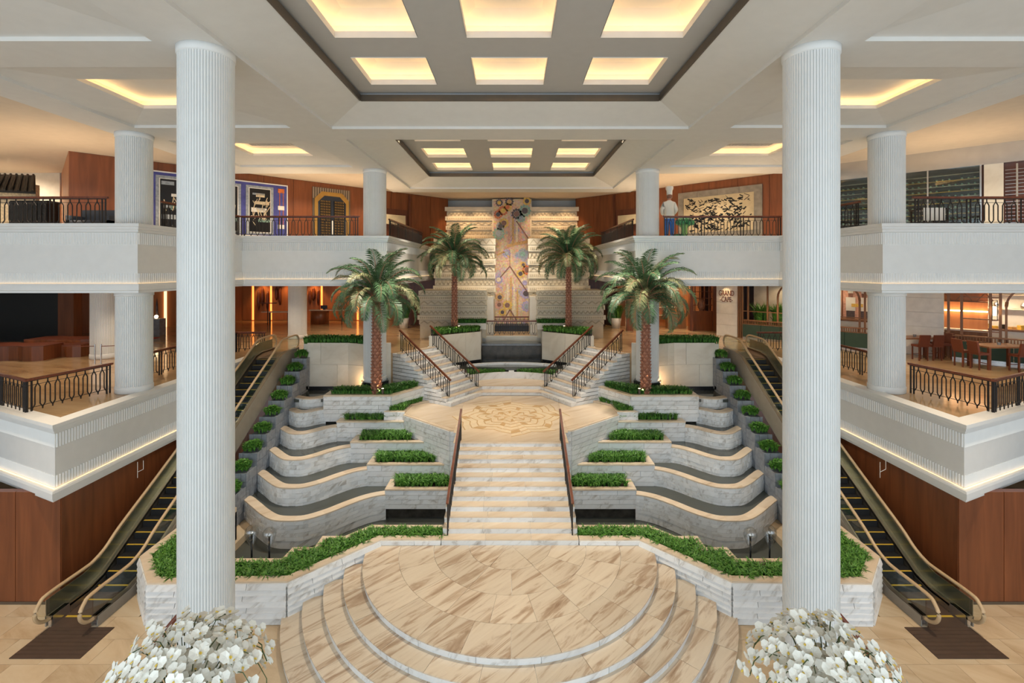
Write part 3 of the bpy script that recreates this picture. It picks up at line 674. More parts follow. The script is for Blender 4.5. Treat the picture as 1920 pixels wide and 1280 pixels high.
        if k < 5:
            nx = WV[k+1]; pol = [(x, y) for x, y in inn]+[(-xr+.6, yr+.6), (-xr+.6, yr+1.6), (-11.0, yr+2.0)]
            tag(M().prism(fl2(pol), zt-.2, zt-.10).build('cascade_water', 'water', fix=True), 'still dark water held by the %s cascade wall on the %s' % (lab, nm), 'water', 'cascade water')
    tag(M().prism([q(p) for p in ((5.5, 24.4), (10.95, 24.1), (10.95, 26.4), (5.5, 26.4))], 3.5, 3.64).build('pool_water', 'water', fix=True), 'dark reflecting pool around the column on the %s' % nm, 'water')
    # --- cream parapet behind the pool, with hedge
    t = thing('parapet_planter', 'cream stone parapet planter along the back of the %s upper pool' % nm, 'planter', (s*9, 26.4, 3.6), 'parapet planters')
    W_ = [(10.95, 26.0), (8.75, 26.0), (7.75, 25.55), (6.45, 25.95)]
    for i in range(3):
        a, b = W_[i], W_[i+1]
        aa, bb = q(a), q(b); m = M().wall(*((aa, bb) if s < 0 else (bb, aa)), .35, 3.6, 6.15); m.build('wall', 'cream', t, fix=True)
        face(t, a, b, 3.86, 6.18, 2, 1.5, 'cream', .03); face(t, a, b, 3.6, 3.84, 1, 3, 'black', .05)
    if True:
        bed = [(11.2, 26.1), (8.75, 26.1), (7.7, 25.7), (7.7, 26.6), (8.7, 27.0), (11.2, 27.0)]
        M().prism([q(p) for p in bed], 5.5, 6.1).build('bed', 'cream', t, fix=True)
        tag(stuff(blades([q(p) for p in bed], 6.1, 560, (.3, .5), .035, .6, 7).build('hedge', 'leafdark')), 'clipped green hedge on the cream parapet at the %s escalator top' % nm, 'hedge')
    # --- dark slate stepped boxes with shrubs beside the escalator
    for j in range(9):
        y1 = 26.35-.82*j; z1 = 5.42-.52*j; y0 = y1-.8
        t = thing('slate_box', (NTH[j]+' grey slate shrub box down the %s escalator' % nm), 'planter', (s*11.2, y0, max(0, z1-1.2)), 'slate shrub boxes')
        x0, x1 = 10.85, 11.6
        M().box(min(s*x0, s*x1), max(s*x0, s*x1), y0+.03, y1+.3, max(-.5, z1-1.7), z1-.06).build('body', 'slate', t)
        face(t, (x1, y0+.03), (x0, y0+.03), max(.0, z1-.75), z1, 2, .4, 'slate', .03); 
        a, b = q((x0, y1)), q((x0, y0)); slabs(t, *((b, a) if s < 0 else (a, b)), max(0, z1-1.5), z1, 4, .45, 'slate', .025)
        cx, cy = s*(x0+x1)/2, (y0+y1)/2
        pl = [(cx+.36*math.cos(a_), cy+.34*math.sin(a_)) for a_ in [i*.7854 for i in range(8)]]
        tag(stuff(blades(pl, z1-.05, 75, (.18, .34), .035, .9, 8, .22).build('shrub', 'leaf')), 'leafy green shrub in the %s slate box down the %s escalator' % (NTH[j], nm), 'shrub', 'escalator shrubs')
# ------------------------------------------------------------ carved feature wall
def zig(m, x0, x1, y, z0, z1, pitch, wd=.035, d=.03):
    n = max(1, int((x1-x0)/pitch)); p = (x1-x0)/n
    for i in range(n):
        a, b, c = x0+i*p, x0+(i+.5)*p, x0+(i+1)*p
        m.bar((a, y, z0), (b, y, z1), d, h=wd); m.bar((b, y, z1), (c, y, z0), d, h=wd)
for s in (-1, 1):
    nm = SIDE[s]
    for lab, x0, x1, y, z0, z1, nb in (('lower', 1.72, 6.1, 32.2, ZM+.9, 8.7, 7), ('middle', 1.25, 5.45, 34.5, 8.0, 12.3, 9), ('upper', 1.2, 4.95, 37, 12.0, 14.85, 8)):
        t = thing('carved_wall', '%s tier of the carved sandstone wall %s of the mosaic panel' % (lab, nm), 'carved wall', (s*(x0+x1)/2, y, z0), 'carved sandstone tiers')
        X0, X1 = sorted((s*x0, s*x1)); m = M().box(X0, X1, y, y+2.4, z0-.9 if lab == 'lower' else z0, z1).build('block', 'carved', t)
        h = (z1-z0)/nb
        for i in range(nb):
            a = z0+i*h; pr = (.08, .24, .04, .17)[i % 4]
            ov = .06 if i == nb-1 else 0
            M().box(X0-pr*.5-ov, X1+pr*.5+ov, y-pr-ov, y, a+.02, a+h-.02).build('band', 'carved', t)
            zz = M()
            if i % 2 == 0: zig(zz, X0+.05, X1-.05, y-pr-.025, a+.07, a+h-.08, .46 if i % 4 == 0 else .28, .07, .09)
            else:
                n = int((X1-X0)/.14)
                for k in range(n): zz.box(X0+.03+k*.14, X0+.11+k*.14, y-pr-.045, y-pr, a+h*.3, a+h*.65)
            zz.build('relief', 'carvedshade', t)
    wl = M().box(min(s*1.2, s*5.4), max(s*1.2, s*5.4), 38.2, 38.5, 14, 15.5).build('wall_rear', 'ceilgrey'); struct(wl, 'grey wall above the carved stone, %s' % nm)
    st = M().box(min(s*1.25, s*1.75), max(s*1.25, s*1.75), 33.4, 36.9, ZM, 8.2).build('jamb', 'cream'); tag(st, 'smooth cream stone jamb on the %s of the mosaic panel' % nm, 'jamb')
# ------------------------------------------------------------ railings
UNIT = {}
def unit(p, h, sl):
    key = (round(p, 3), round(h, 3), round(sl, 3))
    if key not in UNIT:
        m = M(); wd = .026; Zt = h-.05
        def b(x0, z0, x1, z1): m.bar((x0, 0, z0+sl*x0), (x1, 0, z1+sl*x1), wd)
        l, r = .25*p, .75*p
        b(l, .24, l, Zt-.24); b(r, .24, r, Zt-.24); b(l, Zt-.24, .5*p, Zt-.1); b(r, Zt-.24, .5*p, Zt-.1); b(.5*p, Zt-.1, .5*p, Zt)
        b(l, .24, 0, .12); b(r, .24, p, .12); b(0, .06, 0, .12)
        UNIT[key] = m.mesh('baluster', 'iron')
    return UNIT[key]
def railing(name, label, runs, h=1.08, group='wrought iron railings', cat='railing', ends=True):
    a0 = runs[0][0]; t = thing(name, label, cat, a0, group)
    hr = M()
    for a, b in runs:
        a, b = Vector(a), Vector(b); d2 = Vector((b.x-a.x, b.y-a.y)); L = d2.length; sl = (b.z-a.z)/L; ang = math.atan2(d2.y, d2.x); e = Vector((d2.x/L, d2.y/L, sl))
        k = max(1, round(L/2.0)); pl = L/k
        for i in range(k):
            n = max(1, int((pl-.34)/.29)); p = (pl-.34)/n; me = unit(p, h, sl)
            for j in range(n):
                s0 = i*pl+.17+j*p; put('baluster', me, t, a+e*s0, (0, 0, ang))
        for i in range(k+1):
            for o in ((-.07, .07) if 0 < i < k else ((.03, .15) if i == 0 else (-.15, -.03))):
                q = a+e*(i*pl+o); M().bar(q, q+Vector((0, 0, h)), .04).build('post', 'iron', t)
        u = Vector((0, 0, 1))
        M().bar(a+u*(h-.05), b+u*(h-.05), .03).bar(a+u*(h-.19), b+u*(h-.19), .016).bar(a+u*.17, b+u*.17, .016).build('iron_rail', 'iron', t)
        M().bar(a+u*(h+.0)-e*.06, b+u*(h+.0)+e*.06, .085, h=.075).build('handrail', 'rail', t)
    return t
for s in (-1, 1):
    nm = SIDE[s]
    def V3(x, y, z): return (s*x, y, z)
    railing('railing', 'iron railing with mahogany handrail at the front corner of the %s middle balcony' % nm, [(V3(22, 18.7, ZM), V3(15.45, 15.45, ZM)), (V3(15.45, 15.45, ZM), V3(14.95, 18.1, ZM))])
    railing('railing', 'iron railing along the %s middle balcony behind the corner column' % nm, [(V3(15.3, 19.2, ZM), V3(15.3, 26.9, ZM)), (V3(15.3, 26.9, ZM), V3(13.7, 26.9, ZM))])
    railing('railing', 'iron railing on the near %s upper balcony facing the hall' % nm, [(V3(27, 17.9, ZU), V3(14.95, 17.9, ZU))])
    railing('railing', 'short side railing of the %s upper balcony behind its corner column' % nm, [(V3(13.75, 19.1, ZU), V3(13.75, 24.45, ZU))])
    railing('railing', 'iron railing on the far %s upper balcony facing the hall' % nm, [(V3(13.7, 24.55, ZU), V3(7.75, 24.55, ZU))])
    railing('railing', 'receding railing of the %s upper balcony toward the carved wall' % nm, [(V3(6.55, 26, ZU), V3(6.55, 36, ZU))])
    railing('stair_railing', 'mahogany topped railing on the %s edge of the main stair' % nm, [(V3(2.1, 16.25, 1.2), V3(2.02, 19.75, 3.22))], 1.15)
    b, d, wv = FB; p0 = Vector((-3.15, 24.85))
    for lab, o in (('outer', 0), ('inner', 2.45)):
        a = p0+wv*o; e = a+d*3.55
        railing('stair_railing', '%s railing of the upper flight climbing to the %s' % (lab, nm), [((-s*a.x, a.y, 3.38), (-s*e.x, e.y, ZM+.1))], 1.08)
railing('railing', 'nearer thin railing above the fountain basin', [((-2.0, 33.1, ZM+.04), (2.0, 33.1, ZM+.04))], 1.0)
railing('railing', 'farther thin railing at the foot of the mosaic panel', [((-2.1, 35.3, ZM), (2.1, 35.3, ZM))], 1.1)
tag(M().box(-1.75, 1.75, 35.6, 37.2, ZM, ZM+.42).build('mosaic_pool', 'navy'), 'dark blue tiled pool box at the foot of the mosaic', 'pool')
for s in (-1, 1):   # curved rail beside the near column
    P = [(s*(8.95-.16*i-.006*i*i), 12.05+.11*i, .35+.0*i) for i in range(8)]
    t = thing('curved_railing', 'short curved dark handrail behind the %s near column' % SIDE[s], 'railing', P[0], 'curved handrails')
    M().tube([(x, y, .62+1.25*math.sin(i/7*1.5)) for i, (x, y, z) in enumerate(P)], .06, 8).build('handrail', 'rail', t, True)
    for i, (x, y, z) in enumerate(P): M().bar((x, y, 0), (x, y, .6+1.25*math.sin(i/7*1.5)), .03).build('post', 'iron', t)
# ------------------------------------------------------------ escalators
def smooth(P, k=4):
    out = []
    for i in range(len(P)-1):
        a, b, c, d = P[max(0, i-1)], P[i], P[i+1], P[min(len(P)-1, i+2)]
        for j in range(k):
            g = j/k; out.append(tuple(.5*(2*b[q]+(c[q]-a[q])*g+(2*a[q]-5*b[q]+4*c[q]-d[q])*g*g+(3*b[q]-a[q]-3*c[q]+d[q])*g**3) for q in (0, 1)))
    return out+[P[-1]]
def escalator(s):
    nm = SIDE[s]; xc = 12.45; YB, YI, YE, YTop = 14.15, 15.2, 25.0, 26.4
    t = thing('escalator', 'escalator with tan handrails and yellow edged steps climbing on the %s' % nm, 'escalator', (s*xc, YB, 0), 'escalators')
    def zz(y):
        if y < YI: return .0
        if y > YE: return ZM
        f = (y-YI)/(YE-YI); return ZM*f
    def bx(m, x0, x1, *r): return m.box(min(s*x0, s*x1), max(s*x0, s*x1), *r)
    n = 26; dy = (YE-YI)/n
    for k in range(n+2):
        y0 = YI+dy*(k-1); z = min(ZM, ZM*k/n) if k else .02
        st = bx(M(), xc-.52, xc+.52, y0, y0+dy, z-.35, z).build('step', 'step', t)
        bx(M(), xc-.5, xc+.5, y0, y0+.06, z, z+.006).build('edge_line', 'yellow', st)
    bx(M(), xc-.55, xc+.55, 13.7, YI, -.02, .025).build('comb_plate', 'matd', t); bx(M(), xc-.5, xc+.5, 14.1, 14.17, .02, .03).build('comb_line', 'yellow', t)
    bx(M(), xc-.6, xc+.6, YE, YTop+.6, ZM-.1, ZM+.01).build('top_plate', 'steel', t)
    P = [(13.75, 0), (YI-.25, 0), (YI+.3, .12), (YE-.3, ZM-.12), (YE+.3, ZM), (YTop+.3, ZM)]
    for sd, lab in ((-1, 'inner'), (1, 'outer')):
        x = s*(xc+sd*.62)
        def strip(o0, o1, w0, w1, nmx, mt):
            m = M(); xa, xb = x+s*sd*w0, x+s*sd*w1
            for (ya, za), (yb, zb) in zip(P[:-1], P[1:]):
                vs = [(xx, y, z+o) for xx in (xa, xb) for y, z in ((ya, za), (yb, zb)) for o in (o0, o1)]
                m.add(vs, [(0, 1, 3, 2), (4, 6, 7, 5), (0, 4, 5, 1), (2, 3, 7, 6), (1, 5, 7, 3), (0, 2, 6, 4)])
            return m.build(nmx, mt, t, fix=True)
        strip(-.35, .26, -.06, -.04, 'skirt', 'steel'); strip(.2, .3, -.06, .12, 'deck', 'steel'); strip(-.7, .3, .10, .13, 'side_cladding', 'cladding')
        strip(.3, .92, -.008, .008, 'glass_panel', 'glass')
        if sd > 0: strip(.3, .75, .1, .12, 'outer_deck', 'steel')
        hp = [(14.0, .22), (13.62, .25), (13.38, .42), (13.32, .65), (13.45, .86), (13.7, .97), (YI-.35, .97), (YI, 1.0), (YI+.45, 1.18), (YI+1, 1.0+ZM*.1), (YI+2.5, .97+ZM*.2551), (20.1, .97+ZM*.5), (YE-2.5, .97+ZM*.7449), (YE-1, .97+ZM*.896), (YE-.45, ZM+.72), (YE, ZM+.93), (YE+.5, ZM+.98), (YTop+.1, ZM+.98), (YTop+.42, ZM+.86), (YTop+.52, ZM+.6), (YTop+.4, ZM+.35), (YTop+.1, ZM+.25)]
        M().tube([(x, y, z) for y, z in smooth(hp)], .05, 8).build('handrail', 'handrail', t, True)
        for ycen, z0 in ((13.72, 0), (YTop+.15, ZM)):
            M().add([(x, ycen+.38*math.cos(a)*(1 if ycen > 20 else -1), z0+.6+.34*math.sin(a)) for a in [math.pi*(i/10-.5) for i in range(11)]], [tuple(range(11))]).build('newel_glass', 'glass', t)
        m = M(); m.box(x-.07, x+.07, 13.78, 14.3, 0, .3); m.build('newel_base', 'chrome', t)
    tm = thing('floor_mat', 'dark brown slatted mat at the foot of the %s escalator' % nm, 'mat', (s*12.1, 13.2, 0), 'escalator mats')
    for k in range(8): bx(M(), 11.2, 13.05, 12.62+k*.138, 12.62+k*.138+.13, 0, .02).build('slat', 'matd', tm)
for s in (-1, 1): escalator(s)
for s in (-1, 1):   # little hanging glass signs over the escalators
    t = thing('hanging_sign', 'small clear hanging sign outline by the %s wood wall' % SIDE[s], 'sign', (s*13.3, 17, 3.1), 'hanging signs')
    c = Vector(pix(258 if s < 0 else 1650, 882, 16.8)); k = .012
    M().bar(c+Vector((0, 0, .3)), c+Vector((0, 0, -.25)), k).bar(c+Vector((.2, 0, .35)), c+Vector((.2, 0, .05)), k).bar(c+Vector((.2, 0, .05)), c+Vector((0, 0, -.05)), k).build('frame', 'paint', t)
# ------------------------------------------------------------ glass drops in the pools
for s, us in ((-1, (472, 505)), (1, (1407, 1443))):
    for i, u in enumerate(us):
        x, y, z = pix(u, 1002 if i == (0 if s < 0 else 1) else 1006, 15.9); t = thing('glass_drop', 'clear glass drop on a black rod, %s one of the pair in the %s pool' % (('left', 'right')[i], SIDE[s]), 'lamp', (x, y, -.3), 'glass drops')
        M().lathe([(.02, -.5), (.05, -.38), (.12, -.22), (.19, -.05), (.215, .08), (.19, .2), (.11, .28), (.01, .31)], (x, y, z), 18).build('glass_bulb', 'bulb', t, True)
        M().tube([(x, y, -.3), (x, y, z+.02)], .03, 8).build('rod', 'black', t, True); M().lathe([(.055, 0), (.07, .03), (.055, .07)], (x, y, z+.02), 12).build('cap', 'chrome', t, True)
# ------------------------------------------------------------ palms
FR = []
def frond(droop, L, seed):
    r = random.Random(seed); m = M(); N = 15; pts = []
    for i in range(N+1):
        f = i/N; a = rad(38)-droop*f*f; pts.append(((pts[-1][0]+L/N*math.cos(a), pts[-1][1]+L/N*math.sin(a)) if i else (0, 0)))
    P3 = [Vector((x, 0, z)) for x, z in pts]
    m.tube(P3, [.028*(1-.8*i/N) for i in range(N+1)], 4, 1)
    nl = 46
    for k in range(nl):
        f = .1+.9*k/(nl-1); g = f*N; i = min(N-1, int(g)); p = P3[i].lerp(P3[i+1], g-i); d = (P3[i+1]-P3[i]).normalized()
        up = Vector((-d.z, 0, d.x)); ln = .52*math.sin(math.pi*min(1, .16+f*.84))**.6*r.uniform(.85, 1.1)+.08
        for sd in (-1, 1):
            q = p+d*ln*.55+Vector((0, sd, 0))*ln*.68+up*ln*r.uniform(.05, .28); mdl = p.lerp(q, .5)+up*ln*.08; q.z -= ln*.25
            wv_ = d*.024
            m.add([p-wv_*.5, p+wv_*.5, mdl+wv_, mdl-wv_, q], [(0, 1, 2, 3), (3, 2, 4)], 0)
    return m
for i, (dr, L) in enumerate(((1.1, 2.45), (1.6, 2.5), (2.0, 2.5), (2.4, 2.4), (1.9, 2.3))):
    FR.append(frond(dr, L, i).mesh('frond', ['frond', 'boot'])); FR.append(frond(dr*1.08, L*.94, i+20).mesh('frond', ['frondlight', 'boot']) if i in (1, 2) else frond(dr*1.05, L*.95, i+20).mesh('frond', ['frond', 'boot']))
def palm(x, y, z0, h, r, sc_, label, seed):
    rr = random.Random(seed); t = thing('palm_tree', label, 'palm tree', (x, y, z0), 'date palms')
    M().lathe([(r*1.1, 0), (r*1.0, h*.3), (r*.85, h*.7), (r*.75, h*.95), (r*.4, h)], (x, y, z0), 16).build('trunk', 'trunk', t, True)
    n = int(h/.16); boots = M()
    for i in range(n):
        f = i/n; q = r*(1.1-.35*f)
        for j in range(6):
            a = j*1.047+(i % 2)*.52+rr.uniform(-.08, .08); z = z0+.08+i*.16
            c, s_ = math.cos(a), math.sin(a); tx, ty = -s_*r*.38, c*r*.38; o = q+.0
            boots.add([(x+c*o*.96+tx, y+s_*o*.96+ty, z), (x+c*o*.96-tx, y+s_*o*.96-ty, z), (x+c*(o+.07)+tx*.45, y+s_*(o+.07)+ty*.45, z+.13), (x+c*(o+.07)-tx*.45, y+s_*(o+.07)-ty*.45, z+.13), (x+c*o*.9, y+s_*o*.9, z+.15)], [(0, 1, 3, 2), (2, 3, 4), (0, 2, 4), (1, 4, 3)])
    stuff(boots.build('leaf_base_scales', 'boot', t))
    M().ball((x, y, z0+h), r*1.05, 8, 0, 1.5).build('crown_heart', 'boot', t, True)
    nf = 46
    for k in range(nf):
        f = k/nf; a = k*2.39996+rr.uniform(-.2, .2); el = .75-1.5*f
        me = FR[min(9, int(f*10*.9))] if rr.random() < .7 else FR[rr.randrange(10)]
        o = put('frond', me, t, (x+r*.4*math.cos(a), y+r*.4*math.sin(a), z0+h+.28*(1-2*f*.6)), (rr.uniform(-.2, .2), -el, a)); o.scale = (sc_,)*3
for s in (-1, 1):
    nm = SIDE[s]
    palm(s*6.68, 24.0, 3.95, 4.75, .215, 1.12, 'tall date palm at the top of the %s cascade, before the column' % nm, 3+s)
    palm(s*3.62, 30.7, 6.2, 4.5, .165, 1.02, 'date palm beside the fountain basin before the carved wall, on the %s' % nm, 8+s)
    light('SPOT', (s*6.45, 23.72, 4.15), 160, (1, .62, .3), .04, (rad(172), 0, 0), spot=70); light('SPOT', (s*3.45, 30.45, 6.35), 160, (1, .62, .3), .04, (rad(172), 0, 0), spot=70)
    light('POINT', (s*7.9, 25.1, 4.25), 25, (1, .6, .28), .03)
    for k, (x, y, z, lab) in enumerate(((6.3, 23.75, 4.02, 'front'), (3.3, 30.35, 6.3, 'rear'))):
        t = thing('uplight', 'small glowing uplight among plants at the foot of the %s %s palm' % (nm, lab), 'uplight', (s*x, y, z), 'palm uplights')
        M().lathe([(.05, 0), (.07, .22), (.07, .26)], (s*x, y, z), 10).build('housing', 'bronze', t); M().lathe([(.055, .262), (.055, .268)], (s*x, y, z), 10).build('lens', 'lampglow', t)
# ------------------------------------------------------------ orchid arrangements
def bloom():
    m = M()
    for a, ln, wd in ((90, .055, .028), (210, .052, .026), (330, .052, .026)):
        c, s_ = math.cos(rad(a)), math.sin(rad(a)); px, py = -s_, c
        m.add([(0, 0, 0), (c*ln*.5+px*wd, s_*ln*.5+py*wd, .008), (c*ln, s_*ln, .0), (c*ln*.5-px*wd, s_*ln*.5-py*wd, .008)], [(0, 1, 2, 3)])
    for sd in (-1, 1):
        ring_ = [(sd*(.032+.034*math.cos(k*1.0472)), .01+.036*math.sin(k*1.0472), .012) for k in range(6)]
        m.add([(sd*.02, .005, .004)]+ring_, [(0, 1+k, 1+(k+1) % 6) for k in range(6)])
    m.add([(-.007, -.002, .012), (.007, -.002, .012), (.009, -.016, .024), (0, -.024, .02), (-.009, -.016, .024)], [(0, 1, 2, 3, 4)], 1)
    return m.mesh('orchid_bloom', ['petal', 'lip'])
BL = bloom()
for s in (-1, 1):
    cx, cy, cz = pix(347 if s < 0 else 1553, 1322, 5.0); rr = random.Random(40+s)
    t = thing('orchid_arrangement', 'large dome of white orchids in front of the %s near column' % SIDE[s], 'flowers', (cx, cy, 0), 'orchid arrangements')
    M().lathe([(.5, 0), (.5, .15), (.34, .25), (.3, 4.0), (.36, 4.2), (.36, 4.25)], (cx, cy, 0), 24).build('pedestal', 'wmarble', t, True)
    M().lathe([(.16, 4.25), (.3, 4.4), (.4, 4.65), (.42, 4.85), (.38, 4.85)], (cx, cy, 0), 24).build('bowl', 'bronze', t, True)
    cnt = 0
    for k in range(43):
        a = k*2.39996; tilt = rad(10+78*((k+.5)/43)**.75); 
        dx, dy = math.cos(a), math.sin(a); rx = .78; pts = []
        for i in range(9):
            f = i/8; th = tilt*(f**1.3)*1.12; r_ = rx*(.25+.75*min(1, f*1.25))*rr.uniform(.97, 1.0)
            pts.append((cx+dx*r_*math.sin(th), cy+dy*r_*math.sin(th), cz-.45+(.45+r_*math.cos(th))*min(1, f*1.5) if f < .67 else cz+r_*math.cos(th)))
        M().tube(pts, .006, 4).build('flower_stem', 'stem', t)
        for i in range(7):
            if cnt >= 298: break
            g = 2.6+i*.9; i0 = min(7, int(g)); p = Vector(pts[i0]).lerp(Vector(pts[i0+1]), min(1, g-i0))
            p += Vector((rr.uniform(-.06, .06), rr.uniform(-.06, .06), rr.uniform(-.03, .05))); nrm = (p-Vector((cx, cy, cz))).normalized()+Vector((rr.uniform(-.4, .4), rr.uniform(-.9, .0), rr.uniform(-.3, .4)))
            qd = nrm.to_track_quat('Z', 'Y'); o = put('orchid_bloom', BL, t, p); o.rotation_mode = 'XYZ'; o.rotation_euler = qd.to_euler(); o.scale = (rr.uniform(1.2, 1.5),)*3; cnt += 1
    for k in range(14):
        a = k*.45; d = Vector((math.cos(a), math.sin(a), 0)); b = Vector((cx, cy, cz-.6)); sd = d.cross(Vector((0, 0, 1)))*.06
        q1 = b+d*.25+Vector((0, 0, .38)); q2 = b+d*.55+Vector((0, 0, .3))
        M().add([b-sd*.5, b+sd*.5, q1+sd, q1-sd, q2], [(0, 1, 2, 3), (3, 2, 4)]).build('orchid_leaf', 'leafdark', t)
# ------------------------------------------------------------ mosaic panel
def mosaicmat():
    m, n, l, b = newmat('mosaic_ground'); b.inputs['Roughness'].default_value = .35
    mp = coords(n, l, False); nz = n.new('ShaderNodeTexNoise'); nz.inputs['Scale'].default_value = .75; nz.inputs['Detail'].default_value = 3; nz.inputs['Distortion'].default_value = 1.2
    l.new(mp.outputs[0], nz.inputs[0])
    r = ramp(n, [(.25, (.28, .28, .42)), (.38, (.50, .38, .42)), (.46, (.62, .40, .24)), (.56, (.68, .52, .34)), (.66, (.62, .36, .26)), (.78, (.26, .34, .26))]); l.new(nz.outputs[0], r.inputs[0])
    vo = n.new('ShaderNodeTexVoronoi'); vo.inputs['Scale'].default_value = 11; l.new(mp.outputs[0], vo.inputs['Vector'])
    mx = n.new('ShaderNodeMix'); mx.data_type = 'RGBA'; mx.blend_type = 'OVERLAY'; mx.inputs[0].default_value = .3
    l.new(r.outputs[0], mx.inputs[6]); l.new(vo.outputs['Color'], mx.inputs[7]); l.new(mx.outputs[2], b.inputs['Base Color'])
    return m
MT['mosaic'] = mosaicmat()
for k, c in {'t_orange': (.65, .17, .04), 't_yel': (.72, .46, .08), 't_teal': (.26, .42, .34), 't_dark': (.10, .07, .07), 't_lil': (.42, .36, .55), 't_cream': (.75, .62, .42), 't_brown': (.24, .11, .07), 't_ochre': (.62, .36, .12), 't_grey': (.34, .38, .42), 't_pink': (.66, .36, .26)}.items():
    MT[k] = plain(k, c, .4, var=.25, scale=9)
YP = 36.6
ms = thing('mosaic_artwork', 'tall narrow mosaic panel of flowers and chevrons in the middle of the carved wall', 'mosaic', (0, YP, ZM))
zt = pix(0, 373, YP)[2]; zb = pix(0, 607, YP)[2]
M().box(-1.38, 1.38, YP, YP+.12, zb, zt).build('panel', 'mosaic', ms); M().box(-1.5, 1.5, YP+.12, YP+.6, ZM, zt).build('backing', 'carved', ms)
def mflower(u, v, r, petal, core, n=11):
    x, y, z = pix(u, v, YP); m = M(); rr = 1.25*r*YP/F
    for k in range(n):
        a = 2*math.pi*k/n; c, s_ = math.cos(a), math.sin(a); p, q = -s_*rr*.24, c*rr*.24
        vs = [(x+c*rr*.4, z+s_*rr*.4), (x+c*rr*.72+p, z+s_*rr*.72+q), (x+c*rr, z+s_*rr), (x+c*rr*.72-p, z+s_*rr*.72-q)]
        m.add([(a_, YP-.022, b_) for a_, b_ in vs]+[(a_, YP, b_) for a_, b_ in vs], [(0, 1, 2, 3), (0, 4, 5, 1), (1, 5, 6, 2), (2, 6, 7, 3), (3, 7, 4, 0)])
    o = m.build('mosaic_flower', petal, ms)
    m = M(); ring_ = [(x+rr*.46*math.cos(k*.5236), z+rr*.46*math.sin(k*.5236)) for k in range(12)]
    m.add([(a, YP-.035, b_) for a, b_ in ring_]+[(a, YP, b_) for a, b_ in ring_], [tuple(range(12))]+[(k, (k+1) % 12, 12+(k+1) % 12, 12+k) for k in range(12)]); m.build('flower_core', core, o)
for f in ((984, 395, 10, 't_teal', 't_dark'), (969, 401, 9, 't_dark', 't_brown'), (943, 395, 8, 't_orange', 't_yel'), (934, 402, 7, 't_orange', 't_dark'), (952, 388, 7, 't_yel', 't_orange'), (945, 418, 8, 't_yel', 't_brown'), (935, 438, 10, 't_teal', 't_grey'), (938, 424, 7, 't_grey', 't_dark'),
          (988, 377, 7, 't_yel', 't_dark'), (955, 378, 7, 't_dark', 't_ochre'), (936, 380, 6, 't_dark', 't_yel'), (977, 409, 7, 't_teal', 't_grey'), (976, 513, 7, 't_yel', 't_dark'), (988, 506, 8, 't_orange', 't_brown'), (981, 496, 5, 't_yel', 't_dark'), (937, 557, 7, 't_ochre', 't_dark'), (936, 571, 7, 't_pink', 't_brown'), (951, 572, 8, 't_yel', 't_brown'), (942, 585, 6, 't_yel', 't_dark'),
          (986, 550, 9, 't_lil', 't_dark'), (988, 574, 9, 't_lil', 't_grey'), (984, 530, 8, 't_cream', 't_lil'), (935, 524, 7, 't_lil', 't_cream'), (980, 476, 9, 't_grey', 't_teal'), (950, 475, 7, 't_lil', 't_grey')): mflower(*f)
def strip2(pts, wd, mat, nm='mosaic_line'):
    m = M()
    for (a, b), (c, d) in zip(pts[:-1], pts[1:]): m.bar((pix(a, b, YP)[0], YP-.012, pix(a, b, YP)[2]), (pix(c, d, YP)[0], YP-.012, pix(c, d, YP)[2]), .03, h=wd)
    m.build(nm, mat, ms)
def vstrip(u, v0, v1, wd, mat):
    x, _, z1 = pix(u, v0, YP); z0 = pix(u, v1, YP)[2]; M().box(x-wd/2, x+wd/2, YP-.015, YP, z0, z1).build('mosaic_stripe', mat, ms)
for p in ([(938, 520), (956, 499), (988, 546)], [(943, 603), (956, 580), (970, 603)], [(968, 414), (994, 452)], [(956, 468), (956, 500)]): strip2(p, .09, 't_brown')
for u in (954, 962, 969, 976): vstrip(u, 402+abs(u-958)*.5, 455, .16, ('t_pink', 't_ochre', 't_cream', 't_pink')[(u-954)//7 % 4])
for i, u in enumerate((952, 958, 964, 970)): vstrip(u, 520+abs(u-958)*2, 598, .14, ('t_cream', 't_ochre', 't_cream', 't_ochre')[i])
strip2([(950, 462), (965, 457), (978, 455), (992, 452)], .22, 't_ochre'); strip2([(932, 478), (945, 472), (955, 482)], .12, 't_ochre')
# ------------------------------------------------------------ diagonal upper walls: artworks, doorways, wine wall
def DU(s, l, n, z=0): return (s*(20.7-.7071*l-.7071*n), 21.3+.7071*l-.7071*n)
def db(s, l0, l1, n0, n1, z0, z1, m=None):
    m = m or M(); return m.prism([DU(s, l0, n0), DU(s, l1, n0), DU(s, l1, n1), DU(s, l0, n1)], z0, z1)
def dbuild(name, mat, par, *a): return db(*a).build(name, mat, par, fix=True)
art = thing('lacquer_mural', 'blue mural with black lacquer landscape panels on the left gallery wall', 'artwork', DU(-1, 7, 0)+(12,))
dbuild('ground', 'blue', art, -1, 3.95, 10.4, .04, .09, 12.05, 15.0)
for a in ((3.9, 10.45, 15.0, 15.06), (3.9, 10.45, 11.99, 12.05)): dbuild('white_border', 'paint', art, -1, a[0], a[1], .04, .13, a[2], a[3])
dbuild('white_border', 'paint', art, -1, 10.4, 10.45, .04, .13, 12.05, 15.0)
